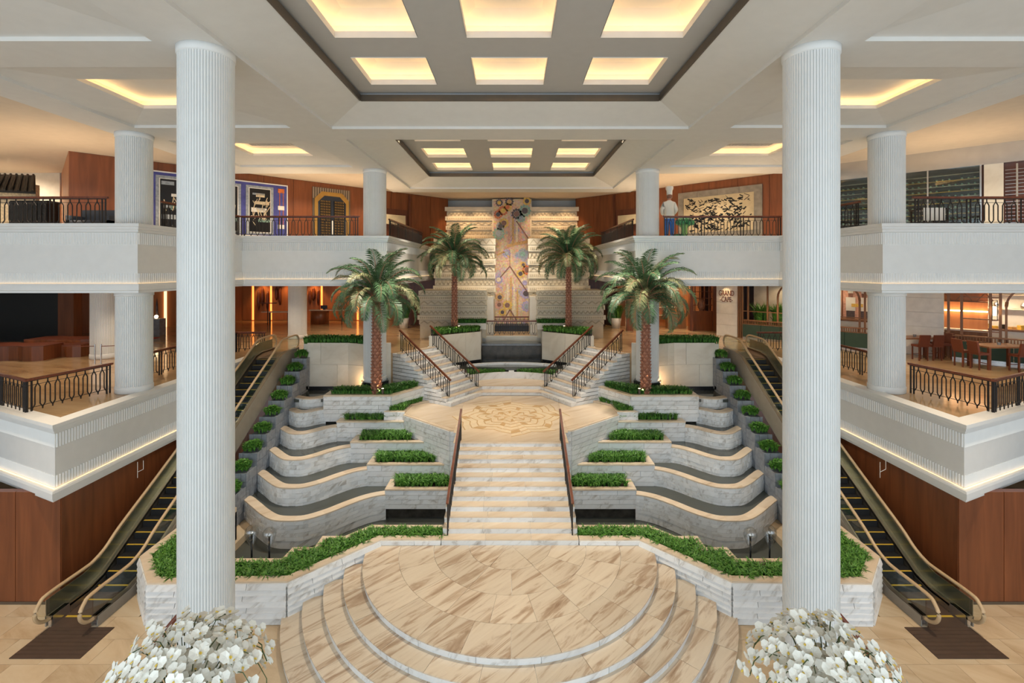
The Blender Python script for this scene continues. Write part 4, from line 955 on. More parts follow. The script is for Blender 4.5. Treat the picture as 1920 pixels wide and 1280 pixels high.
for l0, l1 in ((4.1, 7.95), (8.2, 9.65)):
    dbuild('frame', 't_grey', art, -1, l0, l1, .09, .12, 12.1, 14.85); dbuild('white_line', 'paint', art, -1, l0+.14, l1-.14, .12, .13, 12.2, 14.72)
    p = dbuild('lacquer_panel', 'screen', art, -1, l0+.18, l1-.18, .13, .14, 12.24, 14.68)
    rr = random.Random(int(l0*10))
    for k in range(int((l1-l0)*5)):
        a = rr.uniform(l0+.2, l1-.8); w_ = min(rr.uniform(.35, 1.1), l1-.2-a); z = rr.uniform(12.3, 14.4)
        dbuild('painted_cloud', rr.choice(['t_grey', 'paint', 't_grey', 't_cream', 't_ochre', 't_teal']), p, -1, a, a+w_, .14, .146, z, z+rr.uniform(.1, .28))
    for k in range(26):
        a = rr.uniform(l0+.3, l1-.3); z = rr.uniform(12.6, 13.9); b_ = a+rr.uniform(-.2, .2)
        x0, x1 = DU(-1, a, .15), DU(-1, min(l1-.2, max(l0+.2, b_)), .15); M().bar((x0[0], x0[1], z), (x1[0], x1[1], z+rr.uniform(.2, .5)), .03).build('painted_branch', 't_cream', p)
for l in (10.0, 10.2):
    q_ = DU(-1, l, .1); M().bar((q_[0], q_[1], 12.6), (q_[0], q_[1], 14.8), .03).build('tassel_cord', 't_orange', art)
for z in (14.7, 13.7, 12.6): dbuild('tassel_medallion', 'paint' if z < 14 else 't_orange', art, -1, 9.9, 10.25, .1, .13, z-.12, z+.12)
L0, L1 = 12.05, 14.25; dr = thing('octagonal_door', 'dark latticed double door in a gold octagonal frame on the left gallery', 'door', DU(-1, 13, 0)+(ZU,))
def octw(l0, l1, z0, z1, c, n0, n1, nm, mat, par):
    pts = [(l0, z0), (l1, z0), (l1, z1-c), (l1-c, z1), (l0+c, z1), (l0, z1-c)]; v = []
    for n_ in (n0, n1):
        for l, z in pts: a, b_ = DU(-1, l, n_); v.append((a, b_, z))
    return M().add(v, [tuple(range(6)), tuple(range(6, 12))]+[(i, (i+1) % 6, 6+(i+1) % 6, 6+i) for i in range(6)]).build(nm, mat, par, fix=True)
dbuild('surround', 'bronze', dr, -1, L0-.12, L1+.12, .04, .08, ZU, 15.2)
for k in range(16): dbuild('surround_rib', 'steel', dr, -1, L0-.1+k*.152, L0-.04+k*.152, .08, .1, 14.5, 15.18)
octw(L0, L1, ZU, 14.95, .45, .08, .14, 'gold_frame', 'gold', dr); octw(L0+.2, L1-.2, ZU, 14.7, .4, .14, .15, 'door_recess', 'navy', dr)
for a, b_ in ((L0+.3, 13.05), (13.25, L1-.3)):
    lf = dbuild('door_leaf', 'screen', dr, -1, a, b_, .15, .18, ZU, 14.4)
    for i in range(6):
        for j in range(16):
            c = a+.06+i*(b_-a-.06)/6; dbuild('lattice', 'gold', lf, -1, c, c+.035, .18, .19, ZU+.1+j*.165, ZU+.2+j*.165)
dbuild('door_pull', 'paint', dr, -1, 13.1, 13.16, .18, .24, 12.3, 13.2)
ink = thing('ink_painting', 'wide black ink painting of wild grass in a grey stone frame on the right gallery', 'artwork', DU(1, 11.4, 0)+(12,))
for z0, z1, l0, l1 in ((14.6, 14.98, 8.95, 14.0), (11.98, 12.4, 8.95, 14.0), (12.4, 14.6, 8.95, 9.4), (12.4, 14.6, 13.65, 14.0)):
    nseg = 4 if l1-l0 > 2 else 1
    for k in range(nseg): dbuild('frame_slab', 'framestone', ink, 1, l0+(l1-l0)*k/nseg+.005, l0+(l1-l0)*(k+1)/nseg-.005, .04, .14, z0, z1)
pn = dbuild('paper', 'paper', ink, 1, 9.4, 13.65, .04, .1, 12.4, 14.6); rr = random.Random(5)
for k in range(290):
    l = rr.choice([rr.gauss(10.2, .5), rr.gauss(11.6, .4), rr.gauss(12.6, .6), rr.uniform(9.5, 13.5)]); z = rr.uniform(12.55, 14.4); a = rr.uniform(-.9, .9); ln = rr.uniform(.1, .38)
    l2 = l+ln*math.cos(a); 
    if not (9.45 < l < 13.6 and 9.45 < l2 < 13.6): continue
    p, q_ = DU(1, l, .105), DU(1, l2, .105); M().bar((p[0], p[1], z), (q_[0], q_[1], min(14.55, max(12.45, z+ln*math.sin(a)))), .012, h=rr.uniform(.02, .09)).build('ink_stroke', 'screen', pn)
for s in (-1, 1):
    t = thing('gallery_alcove', 'dark doorway alcove with a lit beige lintel box near the %s gallery end' % SIDE[s], 'alcove', DU(s, 17.5, 0)+(ZU,), 'gallery alcoves')
    dbuild('recess', 'wooddark', t, s, 16.3, 18.7, .04, .07, ZU, 14.3); dbuild('lintel_box', 'paper', t, s, 16.6, 18.3, .07, .45, 13.2, 13.85)
    dbuild('side_post', 'wooddark', t, s, 18.75, 18.9, .04, .15, ZU, 15.4)
# wine wall and shutter
wt = thing('wine_cabinet', 'glass fronted wine wall with bottle racks and a steel band on the right gallery', 'cabinet', DU(1, 2.5, 0)+(ZU,))
dbuild('back', 'screen', wt, 1, -.0, 5.3, .03, .06, ZU, 14.7); dbuild('steel_band', 'chrome', wt, 1, -4.5, 5.3, .04, .5, 14.65, 15.5)
for k in range(11): dbuild('rack_shelf', 'gold' if k % 2 else 'steel', wt, 1, .05, 5.25, .06, .34, ZU+.15+k*.25, ZU+.17+k*.25)
for l in (0, 1.75, 3.5, 5.25): dbuild('mullion', 'chrome', wt, 1, l-.03, l+.03, .34, .45, ZU, 14.65)
for k in range(3): dbuild('glass_pane', 'glass', wt, 1, k*1.75+.04, k*1.75+1.71, .4, .41, ZU, 14.65)
bm = M().lathe([(.04, 0), (.042, .2), (.015, .26), (.015, .31)], (0, 0, 0), 6).mesh('wine_bottle', 't_teal', True)
for k in range(10):
    for j in range(24):
        l = .18+j*.212; z = ZU+.215+k*.25
        if R.random() < .12: continue
        x, y = DU(1, l, .07); o = put('wine_bottle', bm, None, (x, y, z), (rad(90), 0, rad(-45)))
        tag(o, 'wine bottle lying in the racks of the glass wine wall', 'bottle', 'racked wine bottles')
sh = thing('roller_shutter', 'open slatted metal roller shutter at the far right of the gallery', 'shutter', DU(1, -2, 0)+(ZU,))
dbuild('dark_back', 'wooddark', sh, 1, -6, -.05, -.6, -.55, ZU, 14.7)
for k in range(18): dbuild('slat', 'chrome', sh, 1, -4.5, -.75, .2, .23, ZU+.08+k*.15, ZU+.1+k*.15)
for l in (-4.4, -3.3, -2.2, -1.1): dbuild('guide', 'steel', sh, 1, l-.03, l+.03, .18, .26, ZU, 14.6)
dbuild('pillar', 'cream', sh, 1, -.7, -.1, .1, .4, ZU, 14.65)
gt = thing('gallery_table', 'small dark table with pale cloth behind the near right gallery railing', 'table', (16.3, 19, ZU))
M().box(15.9, 16.9, 18.6, 19.3, ZU+.72, ZU+.78).build('top', 'iron', gt)
for x, y in ((15.95, 18.65), (16.85, 18.65), (15.95, 19.25), (16.85, 19.25)): M().bar((x, y, ZU), (x, y, ZU+.72), .05).build('leg', 'iron', gt)
M().box(15.88, 16.7, 18.58, 18.6, ZU+.3, ZU+.79).build('cloth', 'paint', gt)
# chef figure and vegetables
def rampz(name, stops):
    m, n, l, b = newmat(name); tc = n.new('ShaderNodeTexCoord'); sx = n.new('ShaderNodeSeparateXYZ'); l.new(tc.outputs['Object'], sx.inputs[0])
    dv = n.new('ShaderNodeMath'); dv.operation = 'DIVIDE'; dv.inputs[1].default_value = 3.0; l.new(sx.outputs[2], dv.inputs[0])
    r = ramp(n, stops); r.color_ramp.interpolation = 'CONSTANT'; l.new(dv.outputs[0], r.inputs[0]); l.new(r.outputs[0], b.inputs['Base Color']); b.inputs['Roughness'].default_value = .45
    return m
MT['chef'] = rampz('painted_chef', [(0, (.03, .03, .03)), (.04, (.04, .17, .55)), (.38, (.80, .78, .70)), (.715, (.55, .26, .17))])
cf = thing('chef_statue', 'painted chef figure seen from behind in white jacket, tall hat and blue trousers', 'statue', (8.52, 26.1, ZU), None)
me = bpy.data.meshes.new('figure')
vs = [(0, 0, 1.18), (0, 0, 1.5), (0, 0, 1.9), (0, 0, 2.12), (0, .0, 2.2), (.02, .04, 2.36), (.14, 0, 1.05), (.16, 0, .6), (.16, .02, .12), (.17, .14, .05), (-.14, 0, 1.05), (-.16, 0, .6), (-.16, .02, .12), (-.17, .14, .05),
      (.27, 0, 1.98), (.42, .02, 1.62), (.3, .24, 1.42), (.18, .32, 1.42), (-.27, 0, 1.98), (-.42, .02, 1.62), (-.3, .24, 1.42), (-.18, .32, 1.42)]
ed = [(0, 1), (1, 2), (2, 3), (3, 4), (4, 5), (0, 6), (6, 7), (7, 8), (8, 9), (0, 10), (10, 11), (11, 12), (12, 13), (2, 14), (14, 15), (15, 16), (16, 17), (2, 18), (18, 19), (19, 20), (20, 21)]
rs = [.26, .27, .28, .12, .1, .16, .16, .13, .09, .07, .16, .13, .09, .07, .13, .11, .085, .06, .13, .11, .085, .06]
me.from_pydata(vs, ed, []); me.materials.append(MT['chef'])
bo = put('figure', me, cf, (8.52, 26.1, ZU)); bo.scale = (.98, .98, .98)
sk = bo.modifiers.new('skin', 'SKIN'); 
for i, v in enumerate(me.skin_vertices[0].data if me.skin_vertices else []): v.radius = (rs[i], rs[i])
if not me.skin_vertices:
    bpy.context.view_layer.objects.active = bo
    bpy.ops.object.modifier_remove(modifier='skin'); bo.select_set(True); bpy.ops.object.modifier_add(type='SKIN')
    for i, v in enumerate(me.skin_vertices[0].data): v.radius = (rs[i], rs[i])
me.skin_vertices[0].data[0].use_root = True
ss = bo.modifiers.new('sub', 'SUBSURF'); ss.levels = 2; ss.render_levels = 2
M().lathe([(.15, 0), (.155, .22), (.2, .3), (.21, .42), (.17, .46), (.02, .47)], (8.55, 26.14, ZU+2.42), 14).build('chef_hat', 'paint', cf, True)
M().ball((8.53, 26.08, ZU+2.32), .165, 8, 0, .8).build('hair', 't_brown', cf, True)
bc = thing('broccoli_sculpture', 'green broccoli sculpture beside the chef behind the right gallery railing', 'sculpture', (9.3, 26, ZU))
M().lathe([(.2, 0), (.17, .2), (.16, .6), (.3, .8)], (9.3, 26, ZU), 12).build('stalk', 'brocl', bc, True)
for k in range(14): a = k*2.4; q_ = .38*math.sqrt((k+.5)/14); M().ball((9.3+q_*math.cos(a), 26+q_*math.sin(a), ZU+1.05-.5*q_+.05), .17, 6).build('floret', 'broc', bc, True)
for k in range(3): tag(M().ball((8.75+.1*k, 25.8-.1*k, ZU+.12), .13, 6).ball((8.82+.1*k, 25.75-.1*k, ZU+.2), .09, 6).build('lettuce_sculpture', 'broc', None, True), 'small green vegetable sculpture at the feet of the chef, %s one' % ('left', 'middle', 'right')[k], 'sculpture', 'small vegetables')
# near left gallery: pavilion, cabinet, sofa
pv = thing('tiled_pavilion', 'pavilion with curved black tiled eaves and cream wall at the far left gallery', 'pavilion', (-25, 23, ZU))
M().box(-30, -22.9, 23.3, 23.5, ZU, 14.2).build('wall', 't_cream', pv)
rf = M().add([(-30, 22.6, 14.1), (-22.2, 22.6, 13.75), (-23.4, 23.8, 14.75), (-30, 23.8, 14.95), (-30, 22.6, 14.0), (-22.2, 22.6, 13.65)], [(0, 1, 2, 3), (0, 4, 5, 1)]).build('roof', 'screen', pv)
for k in range(24):
    f = k/23; a = Vector((-29.9+7.6*f, 22.55, 14.12-.35*f)); b_ = Vector((-29.9+6.4*f, 23.8, 14.98-.2*f)); M().tube([a, b_], .05, 6).build('roof_tile', 'screen', rf)
cb = thing('black_cabinet', 'black slatted cabinet behind the left gallery railing under the tiled eaves', 'cabinet', (-22.2, 22.5, ZU))
M().box(-23.1, -21.35, 22.3, 22.9, ZU, 13.3).build('body', 'screen', cb)
for k in range(8): M().box(-23.1+k*.22, -22.92+k*.22, 22.26, 22.3, ZU+.05, 13.25).build('slat', 'black', cb)
sf = thing('sofa', 'low dark blue sofa behind the left gallery railing near the column', 'sofa', (-17.6, 20.3, ZU))
M().box(-18.4, -16.6, 20, 20.8, ZU+.1, ZU+.45).build('seat', 'navy', sf); M().box(-18.4, -16.6, 20.75, 20.95, ZU+.1, ZU+.95).build('backrest', 'navy', sf)
for x in (-18.4, -16.75): M().box(x, x+.15, 20, 20.9, ZU+.1, ZU+.65).build('armrest', 'navy', sf)
for x in (-18.3, -16.8): M().box(x, x+.06, 20.1, 20.16, ZU, ZU+.1).build('foot', 'black', sf)
# ------------------------------------------------------------ left middle floor: reception
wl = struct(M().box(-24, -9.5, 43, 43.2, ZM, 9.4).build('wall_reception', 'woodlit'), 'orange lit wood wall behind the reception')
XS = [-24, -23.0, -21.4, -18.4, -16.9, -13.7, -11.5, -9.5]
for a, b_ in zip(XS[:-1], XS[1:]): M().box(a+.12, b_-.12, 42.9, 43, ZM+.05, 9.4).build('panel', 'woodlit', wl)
for x in XS[1:-1]: M().box(x-.07, x+.07, 42.93, 42.98, ZM+.05, 9.4).build('light_strip', 'ledor', wl)
w2 = struct(M().wall((-31, 34), (-24, 43), .2, ZM, 9.4).build('wall_reception_side', 'woodlit', fix=True), 'angled orange wood wall left of the reception')
M().box(-27.55, -27.4, 38.3, 38.42, ZM, 9.4).build('light_strip', 'ledsoft', w2)
for s in (-1, 1): struct(M().box(min(s*9.5, s*5.9), max(s*9.5, s*5.9), 40, 40.2, ZM, 9.4).build('wall_mid_'+SIDE[s], 'wooddark'), 'dark wood wall behind the %s palm' % SIDE[s])
struct(M().box(-34, -28.7, 31, 31.2, ZM, 9.4).build('wall_screen', 'wooddark'), 'wall carrying the dark screen')
tag(M().box(-34, -28.72, 30.9, 31, ZM+.0, 9.3).build('dark_screen', 'screen'), 'huge black screen at the far left of the middle floor', 'screen')
struct(M().box(-28.7, -27.7, 30.6, 31.2, ZM, 9.4).build('wall_pier', 'wood'), 'wood pier beside the dark screen')
for i, (u, v, h) in enumerate(((485, 562, 39), (492, 555, 37), (502, 564, 38), (518, 550, 26), (525, 554, 35), (581, 556, 30), (588, 551, 27), (597, 557, 32))):
    x, y, z = pix(u, v, 42.76); hh = h*42.6/F/2
    tag(M().lathe([(.03, -hh), (.13, -hh*.6), (.15, 0), (.13, hh*.6), (.03, hh)], (x, y, z), 10).build('hanging_carving', 'wooddark', None, True), '%s long dark carving from the left on the orange reception wall' % ('first', 'second', 'third', 'fourth', 'fifth', 'sixth', 'seventh', 'eighth')[i], 'carving', 'wall carvings')
dk = thing('reception_desk', 'round fronted brown reception desk with a thin top before the orange wall', 'desk', (-16, 40.2, ZM))
M().lathe([(.72, 0), (.72, 1.12)], (-16.05, 40.4, ZM), 20).build('body', 'wood', dk, True); M().box(-16.8, -13.9, 40, 40.9, ZM+1.12, ZM+1.2).build('top', 'coping', dk)
M().bar((-14.1, 40.1, ZM), (-14.1, 40.1, ZM+1.12), .06).build('leg', 'iron', dk)
tm = thing('monitor', 'small black monitor on the reception desk', 'monitor', (-15.7, 40.4, ZM+1.2)); M().box(-15.95, -15.4, 40.3, 40.36, ZM+1.25, ZM+1.55).build('panel', 'screen', tm); M().box(-15.75, -15.6, 40.3, 40.45, ZM+1.2, ZM+1.26).build('foot', 'black', tm)
lp = thing('desk_lamp', 'white globe lamp on a thin stand at the reception desk end', 'lamp', (-14.4, 40.4, ZM+1.2)); M().ball((-14.4, 40.4, ZM+1.6), .14, 8).build('globe', 'paint', lp, True); M().bar((-14.4, 40.4, ZM+1.2), (-14.4, 40.4, ZM+1.5), .05).build('stand', 'iron', lp)
tb = thing('console_table', 'slim console table left of the white column before the orange wall', 'table', (-20, 40, ZM)); M().box(-20.6, -18.2, 39.7, 40.4, ZM+1.0, ZM+1.08).build('top', 'coping', tb); M().bar((-20, 40, ZM), (-20, 40, ZM+1), .09).build('leg', 'iron', tb); M().box(-18.5, -18.3, 39.8, 40.3, ZM, ZM+1).build('side', 'wood', tb)
fs = thing('floor_stand', 'thin stand with a flat dark tray above the console table', 'stand', (-20, 39.6, ZM)); M().bar((-20, 39.6, ZM), (-20, 39.6, ZM+1.75), .05).build('pole', 'iron', fs); M().box(-20.7, -19.3, 39.5, 39.7, ZM+1.75, ZM+1.82).build('tray', 'wooddark', fs)
tag(M().lathe([(.7, 0), (.7, 3.8)], (-24.2, 40, ZM), 24).build('wood_pillar', 'wood', None, True), 'round wood clad pillar at the left end of the reception', 'pillar')
pd_ = thing('flower_plinth', 'grey plinth with dark red flowers and bulb beside the left near column', 'plinth', (-25, 34, ZM))
c = pix(297, 628, 33.6); M().box(c[0]-.6, c[0]+.3, 33.3, 33.9, ZM, ZM+1.15).build('plinth', 'slate', pd_); M().lathe([(.1, 0), (.14, .2), (.08, .4), (.06, 1.0), (.01, 1.4)], (c[0]-.1, 33.6, ZM+1.15), 10).build('flowers', 't_dark', pd_, True); M().ball((c[0], 33.4, ZM+1.3), .12, 6).build('bulb', 'lampglow', pd_, True)
tag(M().box(-25.6, -23.6, 31.2, 32.4, ZM, ZM+.02).build('carpet', 'red'), 'red carpet on the floor by the flower plinth', 'carpet')
def log(x0, x1, y0, y1, h, lab):
    t = thing('log_bench', lab, 'bench', (x0, y0, ZM), 'polished log benches'); n = 8; m = M()
    P = [(x0+(x1-x0)*i/n, y0+.12*math.sin(i*1.7)) for i in range(n+1)]; Q = [(x0+(x1-x0)*i/n, y1+.12*math.sin(i*1.3)) for i in range(n+1)]
    m.prism(P+Q[::-1], ZM, ZM+h).build('log_body', 'wood', t, fix=True); M().prism(P+Q[::-1], ZM+h, ZM+h+.03).build('polished_top', 'leather', t, fix=True)
log(-27, -23.6, 24.3, 25.6, .7, 'nearest polished red wood log bench at the far left'); log(-26.5, -22.9, 26.3, 27.6, .75, 'second polished log bench behind the nearest one'); log(-24.9, -22.6, 25.3, 26.2, .6, 'small log bench end beside the white column on the left')
rp = thing('rope_barrier', 'chrome rope barrier posts before the far left column', 'barrier', (-20.5, 24, ZM))
for x in (-20.3, -20.0): M().tube([(x, 23.6, ZM), (x, 23.6, ZM+.95)], .03, 8).build('post', 'chrome', rp)
M().bar((-21.9, 23.6, ZM+.85), (-20.3, 23.6, ZM+.85), .03).bar((-20, 23.6, ZM+.85), (-18.7, 23.6, ZM+.9), .03).build('rope', 'rail', rp)
for s in (-1, 1):
    x, y, z = pix(757 if s < 0 else 1155, 614, 37.5); t = thing('potted_plant', 'bushy green plant in a tapered white pot beside the %s carved wall' % SIDE[s], 'potted plant', (x, y, ZM), 'potted plants')
    M().lathe([(.3, 0), (.42, .8), (.38, .8), (.36, .7)], (x, y, ZM), 18).build('pot', 'paint', t, True)
    stuff(blades([(x+.4*math.cos(a), y+.4*math.sin(a)) for a in range(6)], ZM+.75, 90, (.6, 1.3), .05, .8, 5).build('foliage', 'leaf', t))
# ------------------------------------------------------------ right middle floor: cafe
def DC(l, n): return (14.6+.7071*l-.7071*n, 33.2-.7071*l-.7071*n)
def cb_(name, mat, par, l0, l1, n0, n1, z0, z1): return M().prism([DC(l0, n0), DC(l1, n0), DC(l1, n1), DC(l0, n1)], z0, z1).build(name, mat, par, fix=True)
ZT = 9.4
for i, (l0, l1, lab) in enumerate(((-.5, .85, 'with the cafe sign'), (9.7, 11.25, 'behind the first cafe table'))):
    wl = cb_('wall_pillar_%d' % (i+1), 'cream', None, l0, l1, -.6, 0, ZM, ZT); struct(wl, 'pale stone pillar %s' % lab)
    for k in range(5): cb_('stone_slab', 'paint', wl, l0-.02, l1+.02, 0, .05, ZM+.01+k*.77, ZM+.765+k*.77)
sg = thing('cafe_sign', 'backlit GRAND CAFE lettering on the pale stone pillar', 'sign', DC(.15, .1)+(8.4,))
dg = bpy.context.evaluated_depsgraph_get()
def text(body, size, loc, rot, mat, par, nm):
    cu = bpy.data.curves.new('t', 'FONT'); cu.body = body; cu.size = size; cu.extrude = .015; cu.align_x = 'CENTER'; cu.space_character = .95
    o = bpy.data.objects.new('t', cu); C.objects.link(o); bpy.context.view_layer.update()
    me = bpy.data.meshes.new_from_object(o.evaluated_get(bpy.context.evaluated_depsgraph_get())); bpy.data.objects.remove(o)
    me.materials.clear(); me.materials.append(MT[mat]); q = put(nm, me, par, loc, rot); q.scale = (.72, 1.25, 1); return q
for body, z in (('GRAND', 8.3), ('-CAFE-', 7.88)):
    a, b_ = DC(.17, .10); text(body, .42, (a, b_, z), (rad(90), 0, rad(-45)), 'leather', sg, 'lettering')
sl_ = light('SPOT', DC(.17, .75)+(9.22,), 70, (1, .68, .34), .05, spot=58, blend=1); sl_.rotation_euler = Vector((.5, .5, -.98)).to_track_quat('-Z', 'Y').to_euler()  # hidden spot added under the soffit, standing in for the letters' backlight
# arched timber screens with green banquette
sn = thing('timber_screen', 'long timber screen with arches above a green banquette between the cafe pillars', 'screen', DC(1, 0)+(ZM,), 'cafe timber screens')
def post(par, l, wd=.09, z0=ZM, z1=ZT, n=0): cb_('post', 'woodcafe', par, l-wd/2, l+wd/2, n-.06, n+.06, z0, z1)
for l in (.95, 1.08, 1.2, 1.55, 2.75, 5.0, 5.25, 7.9): post(sn, l)
def arch(par, c, r, zc):
    pts = [(c+r*math.cos(math.pi*k/14), zc+r*math.sin(math.pi*k/14)) for k in range(15)]; m = M()
    for (a, z0), (b_, z1) in zip(pts[:-1], pts[1:]): m.bar(DC(a, 0)+(z0,), DC(b_, 0)+(z1,), .09)
    m.build('arch', 'woodcafe', par); post(par, c-r, .09, ZM, zc); post(par, c+r, .09, ZM, zc)
arch(sn, 4.3, .95, 8.3); arch(sn, 6.7, .95, 8.3)
for z in (7.3,): cb_('cross_rail', 'woodcafe', sn, .95, 8.0, -.03, .03, z, z+.05)
def banq(par, l0, l1):
    for k in range(max(1, int((l1-l0)/1.0))):
        w_ = (l1-l0)/max(1, int((l1-l0)/1.0)); cb_('banquette_panel', 'green', par, l0+k*w_+.01, l0+(k+1)*w_-.01, .08, .3, ZM+.12, 6.5)
    cb_('plinth', 'chrome', par, l0, l1, .08, .28, ZM, ZM+.12); cb_('cap', 'woodcafe', par, l0, l1, .06, .32, 6.72, 6.78); cb_('cap', 'woodcafe', par, l0, l1, .06, .32, 6.48, 6.52)
    for k in range(int((l1-l0)/.11)): cb_('spindle', 'woodcafe', par, l0+k*.11, l0+k*.11+.05, .14, .24, 6.52, 6.72)
banq(sn, 1.3, 8.1)
s2 = thing('timber_screen', 'timber screen with arch and green banquette right of the second pillar', 'screen', DC(12, 0)+(ZM,), 'cafe timber screens')
for l in (11.45, 11.95, 13.0, 13.35): post(s2, l, .11)
arch(s2, 14.6, 1.05, 8.3); banq(s2, 11.6, 16)
for z in (7.0, 7.6, 8.7): cb_('cross_rail', 'woodcafe', s2, 11.9, 13.4, -.03, .03, z, z+.05)
# back walls, shelves and buffet behind the screens
bw = cb_('wall_cafe', 'cream', None, .9, 17, -3.2, -3.0, ZM, ZT); struct(bw, 'cream back wall of the cafe')
bf = thing('buffet_counter', 'long cafe buffet counter with shelves behind the timber screens', 'counter', DC(9, -2)+(ZM,))
cb_('counter', 'paint', bf, 5.6, 16, -2.4, -1.7, ZM, 6.95); cb_('counter_top', 'woodcafe', bf, 5.5, 16, -2.5, -1.6, 6.95, 7.05)
for z in (8.0, 8.75): cb_('shelf', 'inlaya', bf, 11.5, 16.5, -3.0, -2.7, z, z+.06)
rr = random.Random(3)
for k in range(14):
    l = 11.8+k*.33; a, b_ = DC(l, -2); kind = ('bread basket', 'yellow dessert tray', 'small black price stand')[k % 3]
    tag(M().box(a-.12, a+.12, b_-.1, b_+.1, 7.05, 7.05+.12+.1*(k % 2)).build('food_tray', ('t_ochre', 't_yel', 'screen')[k % 3]), '%s %s from the left on the cafe buffet counter' % (('first', 'second', 'third', 'fourth', 'fifth')[k//3], kind), 'food', 'buffet food')
for k, (l, z) in enumerate(((12.1, 8.06), (13.2, 8.06), (14.2, 8.06), (12.6, 8.81), (14.6, 8.81))):
    a, b_ = DC(l, -2.85); tag(M().lathe([(.06, 0), (.12, .1), (.1, .22), (.04, .28), (.05, .32)], (a, b_, z), 10).build('glass_jar', 'chrome', None, True), '%s glass jar on the %s cafe shelf' % (('leftmost', 'middle', 'rightmost', 'left', 'right')[k], 'lower' if z < 8.5 else 'upper'), 'jar', 'shelf jars')
hc = thing('display_hutch', 'lit wooden display hutch with crossed top panels behind the right timber screen', 'hutch', DC(12, -1.4)+(ZM,))
cb_('back', 'woodlit', hc, 11.0, 12.9, -1.5, -1.4, ZM, ZT); cb_('base', 'woodcafe', hc, 11.0, 12.9, -1.4, -.9, ZM, 6.9); cb_('counter', 'paint', hc, 11.0, 12.9, -1.45, -.8, 6.9, 6.98)
for z in (7.9, 8.4): cb_('shelf', 'lampglow' if z < 8 else 'woodcafe', hc, 11.0, 12.9, -1.4, -1.1, z, z+.05)
for l in (11.2, 12.0, 12.8):
    m = M(); m.bar(DC(l-.3, -1.1)+(8.5,), DC(l+.3, -1.1)+(9.3,), .05).bar(DC(l+.3, -1.1)+(8.5,), DC(l-.3, -1.1)+(9.3,), .05); m.build('cross_panel', 'woodcafe', hc)
pic = thing('chef_picture', 'framed photograph of two cooks in white at the cafe back wall', 'picture', DC(6.9, -2.9)+(7.2,))
cb_('backing', 'wood', pic, 6.2, 8.6, -3.0, -2.95, 6.9, 9.2); cb_('print', 't_pink', pic, 6.3, 7.9, -2.95, -2.9, 7.0, 9.0)
for l in (6.7, 7.4):
    cb_('printed_jacket', 'paint', pic, l-.25, l+.25, -2.9, -2.885, 7.5, 8.35); cb_('printed_face', 't_brown', pic, l-.12, l+.12, -2.885, -2.87, 8.35, 8.6); cb_('printed_hat', 'paint', pic, l-.14, l+.14, -2.885, -2.87, 8.6, 8.9); cb_('printed_apron', 't_dark', pic, l-.22, l+.22, -2.885, -2.87, 7.02, 7.5)
cb_('printed_flame', 't_yel', pic, 6.75, 7.35, -2.87, -2.86, 7.75, 7.95)
for k, (l, n) in enumerate(((5.1, .15), (13.15, .15))):
    a, b_ = DC(l, n); t = thing('wall_lantern', 'glowing framed lantern on the %s timber screen' % ('left', 'right')[k], 'lantern', (a, b_, 8), 'cafe lanterns')
    M().lathe([(.07, 0), (.07, .45)], (a, b_, 7.85), 10).build('glow_tube', 'lampglow', t); m = M()
    for dx in (-.13, .13): m.bar((a+dx, b_, 7.6), (a+dx, b_, 8.6), .02)
    for z in (7.6, 8.6): m.bar((a-.13, b_, z), (a+.13, b_, z), .02)
    m.build('frame', 'iron', t)
for k, (l, n, h) in enumerate(((2.0, -1.1, 2.3), (3.1, -1.2, 2.4), (15.2, -1.9, .6))):
    a, b_ = DC(l, n); t = thing('cafe_plant', ('feathery green palm behind the first arch of the cafe', 'tall green palm left of the first cafe arch', 'spiky potted herb on the buffet counter')[k], 'plant', (a, b_, ZM), 'cafe plants')
    zb = ZM if k < 2 else 7.05; M().lathe([(.2, 0), (.28, .5), (.24, .5)] if k < 2 else [(.1, 0), (.15, .2), (.12, .2)], (a, b_, zb), 12).build('pot', 'paint', t, True)
    stuff(blades([(a+.3*math.cos(q_), b_+.3*math.sin(q_)) for q_ in range(6)], zb+(.4 if k < 2 else .15), 60 if k < 2 else 12, (h*.5, h), .05, .45, 4).build('foliage', 'leaf', t))
# entrance portal left of the sign
pt = thing('cafe_portal', 'carved wooden cafe entrance portal with lit shelves behind the right front palm', 'portal', (11.5, 36, ZM))
for a, b_ in ((8.55, 9.0), (9.5, 10.1), (10.35, 10.6), (13.2, 13.45), (14.9, 15.2)): M().box(a, b_, 35.8, 36.2, ZM, ZT).build('post', 'wood', pt)
M().box(13.45, 14.9, 35.95, 36.1, ZM, 7.0).build('lower_panel', 'wood', pt)
for k in range(4): M().box(13.45, 14.9, 35.95, 36.05, 7.4+k*.5, 7.46+k*.5).build('lattice_rail', 'wood', pt)
for k in range(4): M().box(13.6+k*.35, 13.66+k*.35, 35.95, 36.05, 7.0, ZT).build('lattice_bar', 'wood', pt)
M().box(8.5, 15.2, 38.9, 39.1, ZM, ZT).build('rear_panel', 'woodlit', pt); M().box(9.1, 9.45, 38.7, 38.85, ZM, ZT).build('lit_niche', 't_cream', pt)
for k in range(4): M().box(10.7, 13.1, 38.4, 38.9, 6.4+k*.65, 6.46+k*.65).build('shelf', 'inlaya', pt)
M().box(12.0, 13.4, 37.2, 37.8, ZM, 6.7).build('counter', 'woodcafe', pt)
tag(M().lathe([(.1, 0), (.25, .25), (.27, .5), (.15, .75), (.12, .85)], (14.1, 36.0, 7.0), 16).build('clay_jar', 't_brown', None, True), 'round brown clay jar on the wooden portal panel beside the cafe sign', 'jar')
for (x, y) in ((10, 37.8), (12, 37.8), (14, 37.8)): light('SPOT', (x, y, 9.3), 90, (1, .7, .38), .06, spot=150)
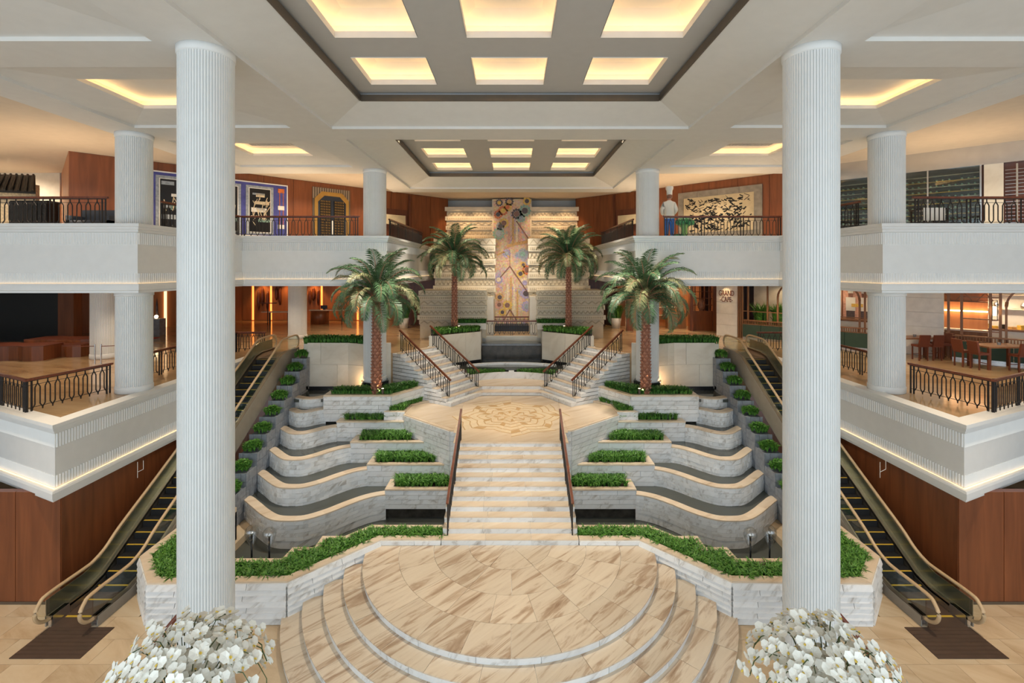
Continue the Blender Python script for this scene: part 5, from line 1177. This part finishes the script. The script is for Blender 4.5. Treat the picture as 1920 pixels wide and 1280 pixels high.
for l in (3, 6, 9, 12.3, 14.5): light('SPOT', DC(l, -1.9)+(9.3,), 80, (1, .74, .44), .06, spot=150)
for x in (-22, -19.8, -17.5, -15, -12.5): light('SPOT', (x, 42.1, 9.3), 160, (1, .5, .18), .08, (rad(14), 0, 0), spot=80)
# tables and chairs
def table(x, y, w_, d, rot, lab):
    t = thing('bar_table', lab, 'table', (x, y, ZM), 'cafe bar tables'); c, s_ = math.cos(rot), math.sin(rot)
    def P(a, b_): return (x+a*c-b_*s_, y+a*s_+b_*c)
    M().prism([P(-w_/2, -d/2), P(w_/2, -d/2), P(w_/2, d/2), P(-w_/2, d/2)], ZM+1.0, ZM+1.07).build('tabletop', 'woodcafe', t, fix=True)
    for a in (-1, 1):
        for b_ in (-1, 1): q_ = P(a*(w_/2-.06), b_*(d/2-.06)); M().bar(q_+(ZM,), q_+(ZM+1,), .1).build('leg', 'wooddark', t)
    M().lathe([(.06, 0), (.07, .12)], P(0, 0)+(ZM+1.07,), 8).build('plant_pot', 'slate', None); o = C.objects[-1]
    return t
table(21.1, 25.3, 1.9, 1.0, 0, 'brown bar table before the second stone pillar'); table(22.8, 22.6, 2.0, 1.1, 0, 'brown bar table nearest the right middle railing corner')
for o, lab in zip([o for o in C.objects if o.name.startswith('plant_pot')], ('small green plant pot on the bar table before the pillar', 'small green plant pot on the bar table near the railing corner')): tag(o, lab, 'plant pot', 'table plant pots')
def chair(x, y, rot, lab):
    t = thing('bar_chair', lab, 'chair', (x, y, ZM), 'leather bar chairs'); c, s_ = math.cos(rot), math.sin(rot)
    def P(a, b_, z): return (x+a*c-b_*s_, y+a*s_+b_*c, ZM+z)
    def bx(nm, a0, a1, b0, b1, z0, z1, mt, lean=0):
        v = [P(a, b_, z) for z, o in ((z0, 0), (z1, lean)) for a, b_ in ((a0, b0-o), (a1, b0-o), (a1, b1-o), (a0, b1-o))]
        M().add(v, [(3, 2, 1, 0), (4, 5, 6, 7), (0, 1, 5, 4), (1, 2, 6, 5), (2, 3, 7, 6), (3, 0, 4, 7)]).build(nm, mt, t)
    bx('seat', -.25, .25, -.25, .25, .68, .78, 'leather'); bx('backrest', -.25, .25, -.27, -.18, .74, 1.3, 'leather', .1)
    for a in (-.21, .21):
        for b_ in (-.21, .21): M().bar(P(a, b_, 0), P(a, b_, .68), .05).build('leg', 'wooddark', t)
    M().bar(P(-.21, .21, .28), P(.21, .21, .28), .03).build('footrest', 'wooddark', t)
chair(22.35, 25.0, math.pi/2, 'leather bar chair at the right end of the pillar table, nearer one'); chair(22.4, 25.65, math.pi/2, 'leather bar chair at the right end of the pillar table, farther one')
chair(20.75, 24.55, 0, 'leather bar chair on the near side of the pillar table, left one'); chair(21.45, 24.55, 0, 'leather bar chair on the near side of the pillar table, right one')
chair(21.45, 22.95, -math.pi/2, 'leather bar chair with tall back at the left end of the corner table'); chair(21.6, 22.3, -math.pi/2, 'leather bar chair at the left end of the corner table, nearest the railing')
chair(22.9, 21.8, 0, 'leather bar chair on the near side of the corner table')
